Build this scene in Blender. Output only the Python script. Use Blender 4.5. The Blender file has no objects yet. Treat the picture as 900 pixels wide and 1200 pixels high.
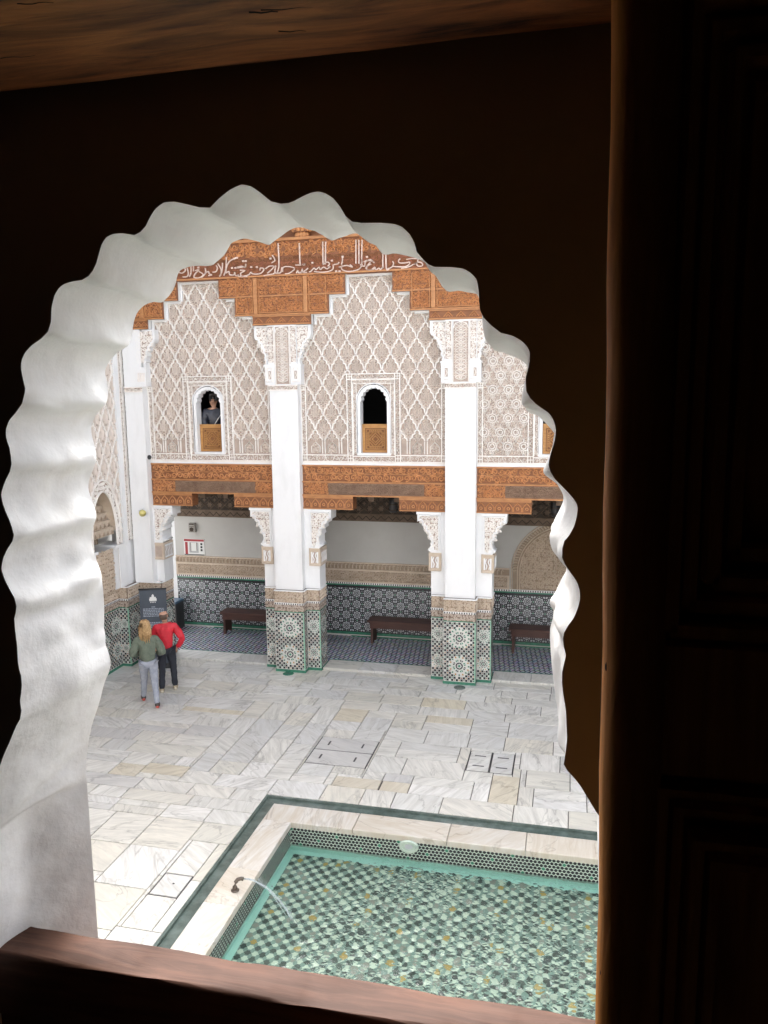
import bpy, math, random
from mathutils import Matrix, Vector
random.seed(7)
R = random.Random(11)
sc = bpy.context.scene
C = sc.collection
pi = math.pi
# ---------------------------------------------------------------- camera
cam = bpy.data.cameras.new('camera'); camo = bpy.data.objects.new('camera', cam); C.objects.link(camo)
yaw, pitch, roll = math.radians(-13.3356), math.radians(8.7454), math.radians(-0.64357)
Fv = Vector((math.sin(yaw)*math.cos(pitch), math.cos(yaw)*math.cos(pitch), -math.sin(pitch)))
Rv = Vector((math.cos(yaw), -math.sin(yaw), 0)); Uv = Rv.cross(Fv)
r2 = Rv*math.cos(roll)+Uv*math.sin(roll); u2 = -Rv*math.sin(roll)+Uv*math.cos(roll)
m = Matrix((r2, u2, -Fv)).transposed().to_4x4(); m.translation = (0, 0, 6.5)
camo.matrix_world = m
cam.sensor_fit = 'VERTICAL'; cam.sensor_height = 36; cam.lens = 36*920.76/1200
cam.clip_start = 0.02; cam.clip_end = 500
sc.camera = camo
# ---------------------------------------------------------------- sky, sun, exposure
SUN_EL, SUN_AZ = math.radians(46), math.radians(-8)      # azimuth measured clockwise from +Y
w = bpy.data.worlds.new('World'); sc.world = w; w.use_nodes = True
nt = w.node_tree; bg = nt.nodes['Background']
sky = nt.nodes.new('ShaderNodeTexSky'); sky.sky_type = 'NISHITA'; sky.sun_disc = False
sky.sun_elevation = SUN_EL; sky.sun_rotation = SUN_AZ
sky.air_density = 1.0; sky.dust_density = 4.0; sky.ozone_density = 0.6
hs_ = nt.nodes.new('ShaderNodeHueSaturation'); hs_.inputs['Saturation'].default_value = .38   # thin overcast
nt.links.new(sky.outputs[0], hs_.inputs['Color']); nt.links.new(hs_.outputs[0], bg.inputs[0]); bg.inputs[1].default_value = 0.13
sl = bpy.data.lights.new('sun', 'SUN'); so = bpy.data.objects.new('sun', sl); C.objects.link(so)
sl.energy = 0.5; sl.angle = math.radians(40); sl.color = (1, .95, .88)
sd = Vector((math.sin(SUN_AZ)*math.cos(SUN_EL), math.cos(SUN_AZ)*math.cos(SUN_EL), math.sin(SUN_EL)))
so.rotation_euler = sd.to_track_quat('Z', 'Y').to_euler(); so.location = (0, 0, 30)
sc.view_settings.view_transform = 'Standard'; sc.view_settings.look = 'None'
sc.view_settings.gamma = 1; sc.view_settings.use_curve_mapping = False
sc.view_settings.exposure = 2.5
cy = sc.cycles
cy.max_bounces = 8; cy.diffuse_bounces = 5; cy.glossy_bounces = 4; cy.transmission_bounces = 6; cy.transparent_max_bounces = 6
cy.use_denoising = True; cy.sample_clamp_indirect = 6
cy.caustics_refractive = True; cy.caustics_reflective = False

# ---------------------------------------------------------------- materials
def mat(name, c, rough=.7, c2=None, vs=3.0, vdet=6, lo=.35, hi=.65, bump=0, bs=30, spec=.5, stretch=None, rnd=0, coat=0, sub2=None):
    m = bpy.data.materials.new(name); m.use_nodes = True
    t = m.node_tree; N = t.nodes; L = t.links; b = N['Principled BSDF']
    b.inputs['Roughness'].default_value = rough; b.inputs['Specular IOR Level'].default_value = spec
    if coat: b.inputs['Coat Weight'].default_value = coat; b.inputs['Coat Roughness'].default_value = .15
    tc = N.new('ShaderNodeTexCoord'); mp = N.new('ShaderNodeMapping'); L.new(tc.outputs['Object'], mp.inputs[0])
    if stretch: mp.inputs['Scale'].default_value = stretch
    vec = mp.outputs[0]; oi = None
    if rnd:
        oi = N.new('ShaderNodeObjectInfo'); mu = N.new('ShaderNodeVectorMath'); mu.operation = 'SCALE'
        mu.inputs[0].default_value = (37, 53, 71); L.new(oi.outputs['Random'], mu.inputs['Scale'])
        ad = N.new('ShaderNodeVectorMath'); L.new(vec, ad.inputs[0]); L.new(mu.outputs[0], ad.inputs[1]); vec = ad.outputs[0]
    col = None
    if c2 is not None:
        n = N.new('ShaderNodeTexNoise'); n.inputs['Scale'].default_value = vs; n.inputs['Detail'].default_value = vdet
        n.inputs['Roughness'].default_value = .62; L.new(vec, n.inputs['Vector'])
        r = N.new('ShaderNodeValToRGB'); r.color_ramp.elements[0].position = lo; r.color_ramp.elements[1].position = hi
        r.color_ramp.elements[0].color = (*c, 1); r.color_ramp.elements[1].color = (*c2, 1)
        L.new(n.outputs[0], r.inputs[0]); col = r.outputs[0]
    if rnd and col is not None:
        hs = N.new('ShaderNodeHueSaturation'); ma = N.new('ShaderNodeMath'); ma.operation = 'MULTIPLY_ADD'
        ma.inputs[1].default_value = rnd; ma.inputs[2].default_value = 1-rnd*.5
        L.new(oi.outputs['Random'], ma.inputs[0]); L.new(ma.outputs[0], hs.inputs['Value']); L.new(col, hs.inputs['Color']); col = hs.outputs[0]
    if col is not None: L.new(col, b.inputs['Base Color'])
    else: b.inputs['Base Color'].default_value = (*c, 1)
    if bump:
        n = N.new('ShaderNodeTexNoise'); n.inputs['Scale'].default_value = bs; n.inputs['Detail'].default_value = 5
        L.new(vec, n.inputs['Vector']); bp = N.new('ShaderNodeBump'); bp.inputs['Strength'].default_value = bump
        bp.inputs['Distance'].default_value = .02; L.new(n.outputs[0], bp.inputs['Height']); L.new(bp.outputs[0], b.inputs['Normal'])
    return m

M = {}
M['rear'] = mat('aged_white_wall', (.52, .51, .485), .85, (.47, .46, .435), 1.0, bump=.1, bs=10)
M['white'] = mat('white_plaster', (.80, .80, .80), .8, (.68, .68, .67), 2.2, lo=.5, hi=.82, stretch=(1, 1, .35), bump=.2, bs=9)
M['reveal'] = mat('rough_plaster', (.80, .80, .79), .7, (.70, .68, .64), 7, lo=.55, hi=.80, bump=.16, bs=28)
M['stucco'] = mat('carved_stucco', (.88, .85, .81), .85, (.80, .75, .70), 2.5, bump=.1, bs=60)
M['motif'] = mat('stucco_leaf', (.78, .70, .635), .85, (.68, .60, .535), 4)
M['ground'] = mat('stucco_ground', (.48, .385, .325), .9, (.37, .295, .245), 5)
M['ochre_st'] = mat('ochre_stucco', (.62, .52, .42), .85, (.52, .42, .32), 4, bump=.1, bs=60)
M['ochre_gr'] = mat('ochre_ground', (.37, .285, .21), .9, (.29, .22, .16), 5)
M['cedar'] = mat('cedar_wood', (.27, .108, .043), .65, (.18, .068, .026), 3.5, stretch=(1, 1, 5), bump=.25, bs=40)
M['cedar_l'] = mat('cedar_carving', (.64, .31, .13), .65, (.46, .20, .08), 5)
M['cedar_t'] = mat('cedar_trim', (.50, .235, .09), .6, (.38, .16, .06), 5, stretch=(1, 1, 3))
M['cedar_g'] = mat('weathered_cedar', (.26, .17, .115), .8, (.19, .115, .075), 6, bump=.3, bs=40)
M['script'] = mat('painted_script', (.74, .59, .51), .7, (.62, .45, .37), 9)
M['red_gr'] = mat('script_ground', (.29, .10, .045), .7, (.20, .065, .03), 6)
M['panelwood'] = mat('window_panel_wood', (.52, .27, .09), .55, (.40, .19, .055), 6, stretch=(1, 1, 4))
M['panel_dk'] = mat('window_panel_inlay', (.20, .08, .025), .6)
M['ceil'] = mat('gallery_timber', (.17, .12, .085), .8, (.11, .075, .05), 5, bump=.2)
M['ceil_d'] = mat('gallery_timber_dark', (.05, .036, .026), .8)
M['t_white'] = mat('tile_white', (.66, .66, .62), .25, (.54, .55, .52), 8)
M['t_pale'] = mat('tile_pale', (.52, .54, .56), .25, (.42, .45, .48), 8)
M['t_black'] = mat('tile_black', (.025, .027, .03), .22, (.045, .045, .05), 8)
M['t_green'] = mat('tile_green', (.035, .15, .10), .22, (.06, .23, .15), 12)
M['t_jade'] = mat('tile_jade', (.32, .55, .42), .25, (.24, .44, .33), 30)
M['t_ochre'] = mat('tile_ochre', (.48, .27, .09), .25, (.40, .20, .06), 8)
M['t_red'] = mat('tile_red', (.30, .10, .05), .25)
M['brown_fr'] = mat('sgraffito_tile', (.22, .15, .11), .4, (.13, .085, .065), 18)
M['brown_l'] = mat('sgraffito_light', (.50, .42, .35), .45)
M['iron'] = mat('dark_metal', (.03, .03, .032), .45)
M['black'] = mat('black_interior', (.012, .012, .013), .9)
M['benchw'] = mat('bench_wood', (.085, .035, .025), .5, (.05, .02, .015), 6, stretch=(1, 8, 8))
M['grout'] = mat('joint_mortar', (.13, .12, .105), .95, (.075, .07, .06), 3)
M['water_d'] = mat('wet_marble', (.06, .085, .075), .12, (.12, .16, .145), 5, bump=.2, bs=14, spec=.8)
M['aqua'] = mat('aqua_paint', (.52, .80, .72), .4, (.58, .84, .76), 4)
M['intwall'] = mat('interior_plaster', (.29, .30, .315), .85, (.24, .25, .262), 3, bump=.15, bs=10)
M['room'] = mat('room_shade', (.045, .04, .035), .9)
M['bracket'] = mat('bronze', (.075, .055, .04), .4, spec=.6)
M['redtop'] = mat('poster_red', (.35, .03, .035), .5)
M['greypr'] = mat('poster_grey', (.40, .42, .42), .5)
M['whitepr'] = mat('poster_white', (.72, .72, .70), .5)

def wood_old(name, a, b_, rough, scale=(1, 14, 14), bump=.4, dark=None):
    m = bpy.data.materials.new(name); m.use_nodes = True
    t = m.node_tree; N = t.nodes; L = t.links; b = N['Principled BSDF']; b.inputs['Roughness'].default_value = rough
    tc = N.new('ShaderNodeTexCoord'); mp = N.new('ShaderNodeMapping'); mp.inputs['Scale'].default_value = scale
    L.new(tc.outputs['Object'], mp.inputs[0])
    n = N.new('ShaderNodeTexNoise'); n.inputs['Scale'].default_value = 3.2; n.inputs['Detail'].default_value = 8
    n.inputs['Roughness'].default_value = .65; n.inputs['Distortion'].default_value = .8; L.new(mp.outputs[0], n.inputs['Vector'])
    r = N.new('ShaderNodeValToRGB'); r.color_ramp.elements[0].position = .38; r.color_ramp.elements[1].position = .62
    r.color_ramp.elements[0].color = (*b_, 1); r.color_ramp.elements[1].color = (*a, 1)
    if dark:
        e = r.color_ramp.elements.new(.33); e.color = (*dark, 1)
    L.new(n.outputs[0], r.inputs[0]); L.new(r.outputs[0], b.inputs['Base Color'])
    bp = N.new('ShaderNodeBump'); bp.inputs['Strength'].default_value = bump; bp.inputs['Distance'].default_value = .004
    L.new(n.outputs[0], bp.inputs['Height']); L.new(bp.outputs[0], b.inputs['Normal'])
    return m
M['lintel'] = wood_old('old_lintel_wood', (.52, .20, .065), (.15, .05, .017), .6, (1.6, 11, 11), .8, (.03, .012, .006))
M['shutter'] = wood_old('shutter_wood', (.74, .31, .075), (.52, .19, .04), .7, (14, 14, 1.2), .3)
M['shutter'].node_tree.nodes['Principled BSDF'].inputs['Specular IOR Level'].default_value = .12
M['rail'] = wood_old('worn_rail_wood', (.100, .047, .030), (.052, .023, .014), .68, (1.5, 16, 16), .25)
M['rail'].node_tree.nodes['Principled BSDF'].inputs['Specular IOR Level'].default_value = .25

def marble(name, ramp, veinc, rough=.34, vein=.9):
    m = bpy.data.materials.new(name); m.use_nodes = True
    t = m.node_tree; N = t.nodes; L = t.links; b = N['Principled BSDF']
    b.inputs['Specular IOR Level'].default_value = .45
    tc = N.new('ShaderNodeTexCoord'); oi = N.new('ShaderNodeObjectInfo')
    mu = N.new('ShaderNodeVectorMath'); mu.operation = 'SCALE'; mu.inputs[0].default_value = (37, 53, 71); L.new(oi.outputs['Random'], mu.inputs['Scale'])
    rot = N.new('ShaderNodeVectorRotate'); rot.rotation_type = 'Z_AXIS'
    an = N.new('ShaderNodeMath'); an.operation = 'MULTIPLY'; an.inputs[1].default_value = 43.0; L.new(oi.outputs['Random'], an.inputs[0])
    L.new(tc.outputs['Object'], rot.inputs['Vector']); L.new(an.outputs[0], rot.inputs['Angle'])
    ad = N.new('ShaderNodeVectorMath'); L.new(rot.outputs[0], ad.inputs[0]); L.new(mu.outputs[0], ad.inputs[1])
    rr = N.new('ShaderNodeValToRGB'); rr.color_ramp.interpolation = 'LINEAR'
    els = rr.color_ramp.elements
    els[0].position = 0; els[0].color = (*ramp[0], 1); els[1].position = 1; els[1].color = (*ramp[-1], 1)
    for i, cc in enumerate(ramp[1:-1]):
        e = els.new((i+1)/(len(ramp)-1)); e.color = (*cc, 1)
    # decorrelate from vein offset
    fr = N.new('ShaderNodeMath'); fr.operation = 'MULTIPLY'; fr.inputs[1].default_value = 17.31; L.new(oi.outputs['Random'], fr.inputs[0])
    f2 = N.new('ShaderNodeMath'); f2.operation = 'FRACT'; L.new(fr.outputs[0], f2.inputs[0]); L.new(f2.outputs[0], rr.inputs[0])
    # streaky grain along one direction of each slab
    st = N.new('ShaderNodeMapping'); st.inputs['Scale'].default_value = (.8, 5.5, 1); L.new(ad.outputs[0], st.inputs[0])
    n1 = N.new('ShaderNodeTexNoise'); n1.inputs['Scale'].default_value = 1.7; n1.inputs['Detail'].default_value = 8; n1.inputs['Roughness'].default_value = .68; n1.inputs['Distortion'].default_value = .9; L.new(st.outputs[0], n1.inputs['Vector'])
    r1 = N.new('ShaderNodeMapRange'); r1.inputs[1].default_value = .40; r1.inputs[2].default_value = .74; L.new(n1.outputs[0], r1.inputs[0])
    mx = N.new('ShaderNodeMix'); mx.data_type = 'RGBA'; L.new(rr.outputs[0], mx.inputs[6]); mx.inputs[7].default_value = (*veinc, 1); L.new(r1.outputs[0], mx.inputs[0])
    # broad grey clouds
    n2 = N.new('ShaderNodeTexNoise'); n2.inputs['Scale'].default_value = 1.3; n2.inputs['Detail'].default_value = 4; L.new(ad.outputs[0], n2.inputs['Vector'])
    r3 = N.new('ShaderNodeMapRange'); r3.inputs[1].default_value = .5; r3.inputs[2].default_value = .8; r3.inputs[4].default_value = .5; L.new(n2.outputs[0], r3.inputs[0])
    mxb = N.new('ShaderNodeMix'); mxb.data_type = 'RGBA'; L.new(mx.outputs[2], mxb.inputs[6]); mxb.inputs[7].default_value = (veinc[0]*1.02, veinc[1]*1.02, veinc[2]*1.02, 1); L.new(r3.outputs[0], mxb.inputs[0])
    # a few thin dark veins
    st2 = N.new('ShaderNodeMapping'); st2.inputs['Scale'].default_value = (.7, 1.8, 1); L.new(ad.outputs[0], st2.inputs[0])
    n3 = N.new('ShaderNodeTexNoise'); n3.inputs['Scale'].default_value = 1.1; n3.inputs['Detail'].default_value = 5; n3.inputs['Distortion'].default_value = 1.0; L.new(st2.outputs[0], n3.inputs['Vector'])
    a1 = N.new('ShaderNodeMath'); a1.operation = 'SUBTRACT'; a1.inputs[1].default_value = .5; L.new(n3.outputs[0], a1.inputs[0])
    a2 = N.new('ShaderNodeMath'); a2.operation = 'ABSOLUTE'; L.new(a1.outputs[0], a2.inputs[0])
    r4 = N.new('ShaderNodeMapRange'); r4.inputs[1].default_value = 0; r4.inputs[2].default_value = .016; r4.inputs[3].default_value = vein; r4.inputs[4].default_value = 0; L.new(a2.outputs[0], r4.inputs[0])
    k3 = N.new('ShaderNodeMath'); k3.operation = 'MULTIPLY'; L.new(r4.outputs[0], k3.inputs[0]); L.new(n2.outputs[0], k3.inputs[1])
    mx2 = N.new('ShaderNodeMix'); mx2.data_type = 'RGBA'; L.new(mxb.outputs[2], mx2.inputs[6]); mx2.inputs[7].default_value = (veinc[0]*.5, veinc[1]*.5, veinc[2]*.5, 1); L.new(k3.outputs[0], mx2.inputs[0])
    L.new(mx2.outputs[2], b.inputs['Base Color'])
    rg = N.new('ShaderNodeMapRange'); rg.inputs[3].default_value = rough-.1; rg.inputs[4].default_value = rough+.2; L.new(n1.outputs[0], rg.inputs[0]); L.new(rg.outputs[0], b.inputs['Roughness'])
    n4 = N.new('ShaderNodeTexNoise'); n4.inputs['Scale'].default_value = 9; L.new(ad.outputs[0], n4.inputs['Vector'])
    bp = N.new('ShaderNodeBump'); bp.inputs['Strength'].default_value = .12; bp.inputs['Distance'].default_value = .02; L.new(n4.outputs[0], bp.inputs['Height']); L.new(bp.outputs[0], b.inputs['Normal'])
    return m
M['marble'] = marble('marble_slab', [(.69, .675, .62), (.63, .625, .59), (.74, .73, .69), (.58, .56, .485), (.68, .67, .63), (.63, .60, .52), (.72, .71, .68), (.56, .56, .545), (.66, .65, .615)], (.43, .42, .385))
M['marble_y'] = marble('honey_marble_slab', [(.62, .57, .45), (.58, .54, .45)], (.45, .40, .31))
M['marble_g'] = marble('grey_marble_slab', [(.56, .55, .525), (.53, .52, .50)], (.42, .415, .40))
M['coping'] = marble('coping_marble', [(.54, .52, .475), (.53, .475, .38), (.57, .555, .52), (.57, .565, .54)], (.43, .365, .28))

def floor_zellige():
    m = bpy.data.materials.new('floor_zellige'); m.use_nodes = True
    t = m.node_tree; N = t.nodes; L = t.links; b = N['Principled BSDF']; b.inputs['Roughness'].default_value = .25
    tc = N.new('ShaderNodeTexCoord'); mp = N.new('ShaderNodeMapping'); mp.inputs['Rotation'].default_value = (0, 0, .62); L.new(tc.outputs['Object'], mp.inputs[0])
    ck = N.new('ShaderNodeTexBrick'); ck.inputs['Scale'].default_value = 1; ck.offset = .5
    ck.inputs['Brick Width'].default_value = .155; ck.inputs['Row Height'].default_value = .085; ck.inputs['Mortar Size'].default_value = .017
    ck.inputs['Color1'].default_value = (.68, .70, .72, 1); ck.inputs['Color2'].default_value = (.52, .55, .60, 1); ck.inputs['Mortar'].default_value = (.06, .075, .12, 1)
    L.new(mp.outputs[0], ck.inputs['Vector'])
    vo = N.new('ShaderNodeTexVoronoi'); vo.inputs['Scale'].default_value = 16; L.new(mp.outputs[0], vo.inputs['Vector'])
    mx = N.new('ShaderNodeMix'); mx.data_type = 'RGBA'; mx.blend_type = 'MULTIPLY'; mx.inputs[0].default_value = .35
    L.new(ck.outputs[0], mx.inputs[6]); L.new(vo.outputs['Color'], mx.inputs[7]); L.new(mx.outputs[2], b.inputs['Base Color'])
    return m
M['floorz'] = floor_zellige()

def water_mat():
    m = bpy.data.materials.new('pool_water'); m.use_nodes = True
    t = m.node_tree; N = t.nodes; L = t.links; b = N['Principled BSDF']
    b.inputs['Base Color'].default_value = (.80, .97, .91, 1); b.inputs['Roughness'].default_value = .01
    b.inputs['IOR'].default_value = 1.33; b.inputs['Transmission Weight'].default_value = 1
    tc = N.new('ShaderNodeTexCoord')
    n = N.new('ShaderNodeTexNoise'); n.inputs['Scale'].default_value = 8; n.inputs['Detail'].default_value = 1.6; n.inputs['Roughness'].default_value = .5; n.inputs['Distortion'].default_value = .25
    st = N.new('ShaderNodeMapping'); st.inputs['Scale'].default_value = (1, 1.35, 1); st.inputs['Rotation'].default_value = (0, 0, .4); L.new(tc.outputs['Object'], st.inputs[0]); L.new(st.outputs[0], n.inputs['Vector'])
    nb = N.new('ShaderNodeTexNoise'); nb.inputs['Scale'].default_value = 4.2; nb.inputs['Detail'].default_value = 2; L.new(tc.outputs['Object'], nb.inputs['Vector'])
    ad = N.new('ShaderNodeMath'); ad.operation = 'MULTIPLY_ADD'; ad.inputs[1].default_value = 1.6; L.new(nb.outputs[0], ad.inputs[0]); L.new(n.outputs[0], ad.inputs[2])
    # calm along the left and far walls, lively where the jet stirs it
    sx = N.new('ShaderNodeSeparateXYZ'); L.new(tc.outputs['Object'], sx.inputs[0])
    mr = N.new('ShaderNodeMapRange'); mr.interpolation_type = 'SMOOTHSTEP'; mr.inputs[1].default_value = -3.6; mr.inputs[2].default_value = -1.9; mr.inputs[3].default_value = .08; mr.inputs[4].default_value = 1.0; L.new(sx.outputs['X'], mr.inputs[0])
    n2 = N.new('ShaderNodeTexNoise'); n2.inputs['Scale'].default_value = .7; n2.inputs['Detail'].default_value = 1; L.new(tc.outputs['Object'], n2.inputs['Vector'])
    m2 = N.new('ShaderNodeMapRange'); m2.inputs[1].default_value = .35; m2.inputs[2].default_value = .6; m2.inputs[3].default_value = .45; m2.inputs[4].default_value = 1.0; L.new(n2.outputs[0], m2.inputs[0])
    my = N.new('ShaderNodeMapRange'); my.inputs[1].default_value = 10.5; my.inputs[2].default_value = 9.7; my.inputs[3].default_value = .4; my.inputs[4].default_value = 1.0; L.new(sx.outputs['Y'], my.inputs[0])
    p1 = N.new('ShaderNodeMath'); p1.operation = 'MULTIPLY'; L.new(mr.outputs[0], p1.inputs[0]); L.new(m2.outputs[0], p1.inputs[1])
    p2 = N.new('ShaderNodeMath'); p2.operation = 'MULTIPLY'; L.new(p1.outputs[0], p2.inputs[0]); L.new(my.outputs[0], p2.inputs[1])
    bp = N.new('ShaderNodeBump'); bp.inputs['Distance'].default_value = .06
    L.new(p2.outputs[0], bp.inputs['Strength']); L.new(ad.outputs[0], bp.inputs['Height']); L.new(bp.outputs[0], b.inputs['Normal'])
    return m
M['water'] = water_mat()

# ---------------------------------------------------------------- geometry helpers
class G:
    def __init__(s): s.v = []; s.f = []; s.m = []; s.s = []
    def add(s, vs, fs, mi=0, sm=False):
        o = len(s.v); s.v += [tuple(v) for v in vs]
        for f in fs: s.f.append(tuple(i+o for i in f)); s.m.append(mi); s.s.append(sm)
    def box(s, x0, x1, y0, y1, z0, z1, mi=0):
        s.add([(x0,y0,z0),(x1,y0,z0),(x1,y1,z0),(x0,y1,z0),(x0,y0,z1),(x1,y0,z1),(x1,y1,z1),(x0,y1,z1)],
              [(0,3,2,1),(4,5,6,7),(0,1,5,4),(1,2,6,5),(2,3,7,6),(3,0,4,7)], mi)
    def bbox(s, x0, x1, y0, y1, z0, z1, b=.004, mi=0):   # box with a chamfered top edge
        s.add([(x0,y0,z0),(x1,y0,z0),(x1,y1,z0),(x0,y1,z0),(x0,y0,z1-b),(x1,y0,z1-b),(x1,y1,z1-b),(x0,y1,z1-b),
               (x0+b,y0+b,z1),(x1-b,y0+b,z1),(x1-b,y1-b,z1),(x0+b,y1-b,z1)],
              [(0,1,5,4),(1,2,6,5),(2,3,7,6),(3,0,4,7),(4,5,9,8),(5,6,10,9),(6,7,11,10),(7,4,8,11),(8,9,10,11)], mi)
    def quad(s, a, b, c, d, mi=0): s.add([a,b,c,d], [(0,1,2,3)], mi)
    def fbox(s, fr, u0, u1, v0, v1, d0, d1, mi=0):
        p = [fr(u0,v0,d0),fr(u1,v0,d0),fr(u1,v1,d0),fr(u0,v1,d0),fr(u0,v0,d1),fr(u1,v0,d1),fr(u1,v1,d1),fr(u0,v1,d1)]
        s.add(p, [(4,5,6,7),(0,1,5,4),(1,2,6,5),(2,3,7,6),(3,0,4,7),(0,3,2,1)], mi)
    def rect(s, fr, u0, u1, v0, v1, d, mi=0): s.add([fr(u0,v0,d),fr(u1,v0,d),fr(u1,v1,d),fr(u0,v1,d)], [(0,1,2,3)], mi)
    def prism(s, fr, poly, d0, d1, mi=0, back=True):
        n = len(poly); vs = [fr(u,v,d0) for u,v in poly]+[fr(u,v,d1) for u,v in poly]
        fs = [tuple(range(n,2*n))]+[(i,(i+1)%n,n+(i+1)%n,n+i) for i in range(n)]
        if back: fs.append(tuple(range(n-1,-1,-1)))
        s.add(vs, fs, mi)
    def strip(s, fr, pts, wd, d0, d1, mi=0, flat=False, taper=False, ok=None):
        n = len(pts)
        if n < 2: return
        nr = []
        for i in range(n):
            a = pts[max(i-1,0)]; b = pts[min(i+1,n-1)]
            dx, dy = b[0]-a[0], b[1]-a[1]; l = math.hypot(dx,dy) or 1
            nr.append((-dy/l, dx/l))
        vs = []
        for i,(u,v) in enumerate(pts):
            h = wd/2*(1 if not taper else (.35+.65*math.sin(pi*(i+.6)/(n+.2))))
            a, b = nr[i]
            vs.append(fr(u+a*h, v+b*h, d0)); vs.append(fr(u-a*h, v-b*h, d0))
            if flat: vs.append(fr(u+a*h*.62, v+b*h*.62, d1)); vs.append(fr(u-a*h*.62, v-b*h*.62, d1))
            else: vs.append(fr(u, v, d1))
        k = 4 if flat else 3; fs = []
        for i in range(n-1):
            if ok and not ok((pts[i][0]+pts[i+1][0])/2, (pts[i][1]+pts[i+1][1])/2): continue
            o = i*k; q = o+k
            if flat: fs += [(o,o+2,q+2,q),(o+2,o+3,q+3,q+2),(o+3,o+1,q+1,q+3)]
            else: fs += [(o,o+2,q+2,q),(o+2,o+1,q+1,q+2)]
        s.add(vs, fs, mi)
    def ring(s, fr, cu, cv, r0, r1, d0, d1, n=10, mi=0):
        s.strip(fr, [(cu+(r0+r1)/2*math.cos(2*pi*i/n), cv+(r0+r1)/2*math.sin(2*pi*i/n)) for i in range(n+1)], r1-r0, d0, d1, mi, flat=True)
    def disc(s, fr, cu, cv, r, d, n=10, mi=0, r2=None, ph=0):
        s.add([fr(cu+(r if (r2 is None or i%2==0) else r2)*math.cos(2*pi*i/n+ph), cv+(r if (r2 is None or i%2==0) else r2)*math.sin(2*pi*i/n+ph), d) for i in range(n)], [tuple(range(n))], mi)
    def tube(s, pts, rad, n=8, mi=0, caps=True, sm=True):
        P = [Vector(p) for p in pts]; k = len(P); vs = []
        for i in range(k):
            t = (P[min(i+1,k-1)]-P[max(i-1,0)]).normalized()
            a = t.cross(Vector((0,0,1)) if abs(t.z) < .95 else Vector((1,0,0))).normalized(); b = t.cross(a)
            r = rad[i] if isinstance(rad,(list,tuple)) else rad
            for j in range(n): vs.append(P[i]+a*r*math.cos(2*pi*j/n)+b*r*math.sin(2*pi*j/n))
        fs = [(i*n+j,i*n+(j+1)%n,(i+1)*n+(j+1)%n,(i+1)*n+j) for i in range(k-1) for j in range(n)]
        if caps: fs += [tuple(range(n-1,-1,-1)), tuple(range((k-1)*n,k*n))]
        s.add(vs, fs, mi, sm)
    def lathe(s, cx, cy, prof, n=16, mi=0, sm=True):
        k = len(prof); vs = [(cx+r*math.cos(2*pi*j/n), cy+r*math.sin(2*pi*j/n), z) for r,z in prof for j in range(n)]
        fs = [(i*n+j,i*n+(j+1)%n,(i+1)*n+(j+1)%n,(i+1)*n+j) for i in range(k-1) for j in range(n)]
        fs += [tuple(range(n-1,-1,-1)), tuple(range((k-1)*n,k*n))]
        s.add(vs, fs, mi, sm)
    def sphere(s, c, r, n=8, mi=0, sc_=(1,1,1)):
        vs = [(c[0],c[1],c[2]-r*sc_[2])]; h = n//2+1
        for i in range(1,h):
            a = -pi/2+pi*i/h
            for j in range(n): vs.append((c[0]+r*sc_[0]*math.cos(a)*math.cos(2*pi*j/n), c[1]+r*sc_[1]*math.cos(a)*math.sin(2*pi*j/n), c[2]+r*sc_[2]*math.sin(a)))
        vs.append((c[0],c[1],c[2]+r*sc_[2])); t = len(vs)-1; fs = []
        for j in range(n): fs.append((0,1+(j+1)%n,1+j)); fs.append((t,t-n+j,t-n+(j+1)%n))
        for i in range(h-2):
            for j in range(n): fs.append((1+i*n+j,1+i*n+(j+1)%n,1+(i+1)*n+(j+1)%n,1+(i+1)*n+j))
        s.add(vs, fs, mi, True)
    def build(s, name, mats, parent=None, origin=None, loc=None):
        """one mesh object; vertices are world coordinates, moved into the parent's space"""
        o = Vector(origin) if origin is not None else (Vector(ORG[parent]) if parent is not None else Vector((0,0,0)))
        me = bpy.data.meshes.new(name); me.from_pydata([tuple(Vector(v)-o) for v in s.v], [], s.f)
        if not isinstance(mats,(list,tuple)): mats = [mats]
        for a in mats: me.materials.append(M[a] if isinstance(a,str) else a)
        me.polygons.foreach_set('material_index', s.m); me.polygons.foreach_set('use_smooth', s.s); me.update()
        ob = bpy.data.objects.new(name, me); C.objects.link(ob)
        if parent is not None:
            ob.parent = parent; po = Vector(ORG[parent]); ob.location = o-po
        else: ob.location = o
        ORG[ob] = tuple(o)
        return ob
ORG = {}
def thing(name, label, cat, loc, group=None):
    o = bpy.data.objects.new(name, None); C.objects.link(o); o.location = loc; o.empty_display_size = .2
    o['label'] = label; o['category'] = cat
    if group: o['group'] = group
    ORG[o] = tuple(loc); return o
def sub(name, parent, loc=None):
    o = bpy.data.objects.new(name, None); C.objects.link(o); o.parent = parent
    l = loc if loc is not None else ORG[parent]; o.location = Vector(l)-Vector(ORG[parent]); ORG[o] = tuple(l); return o
def inst(me, name, parent, loc, rot=None, scale=None):
    o = bpy.data.objects.new(name, me); C.objects.link(o); o.parent = parent
    o.location = Vector(loc)-Vector(ORG[parent]); ORG[o] = tuple(loc)
    if rot: o.rotation_euler = rot
    if scale: o.scale = scale
    return o
def FY(y): return lambda u,v,d: (u, y-d, v)
def FX(x,sg=1): return lambda u,v,d: (x+sg*d, u, v)
def FZ(z): return lambda u,v,d: (u, v, z+d)
def arc(cu,cv,r,a0,a1,n): return [(cu+r*math.cos(a0+(a1-a0)*i/n), cv+r*math.sin(a0+(a1-a0)*i/n)) for i in range(n+1)]

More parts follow.
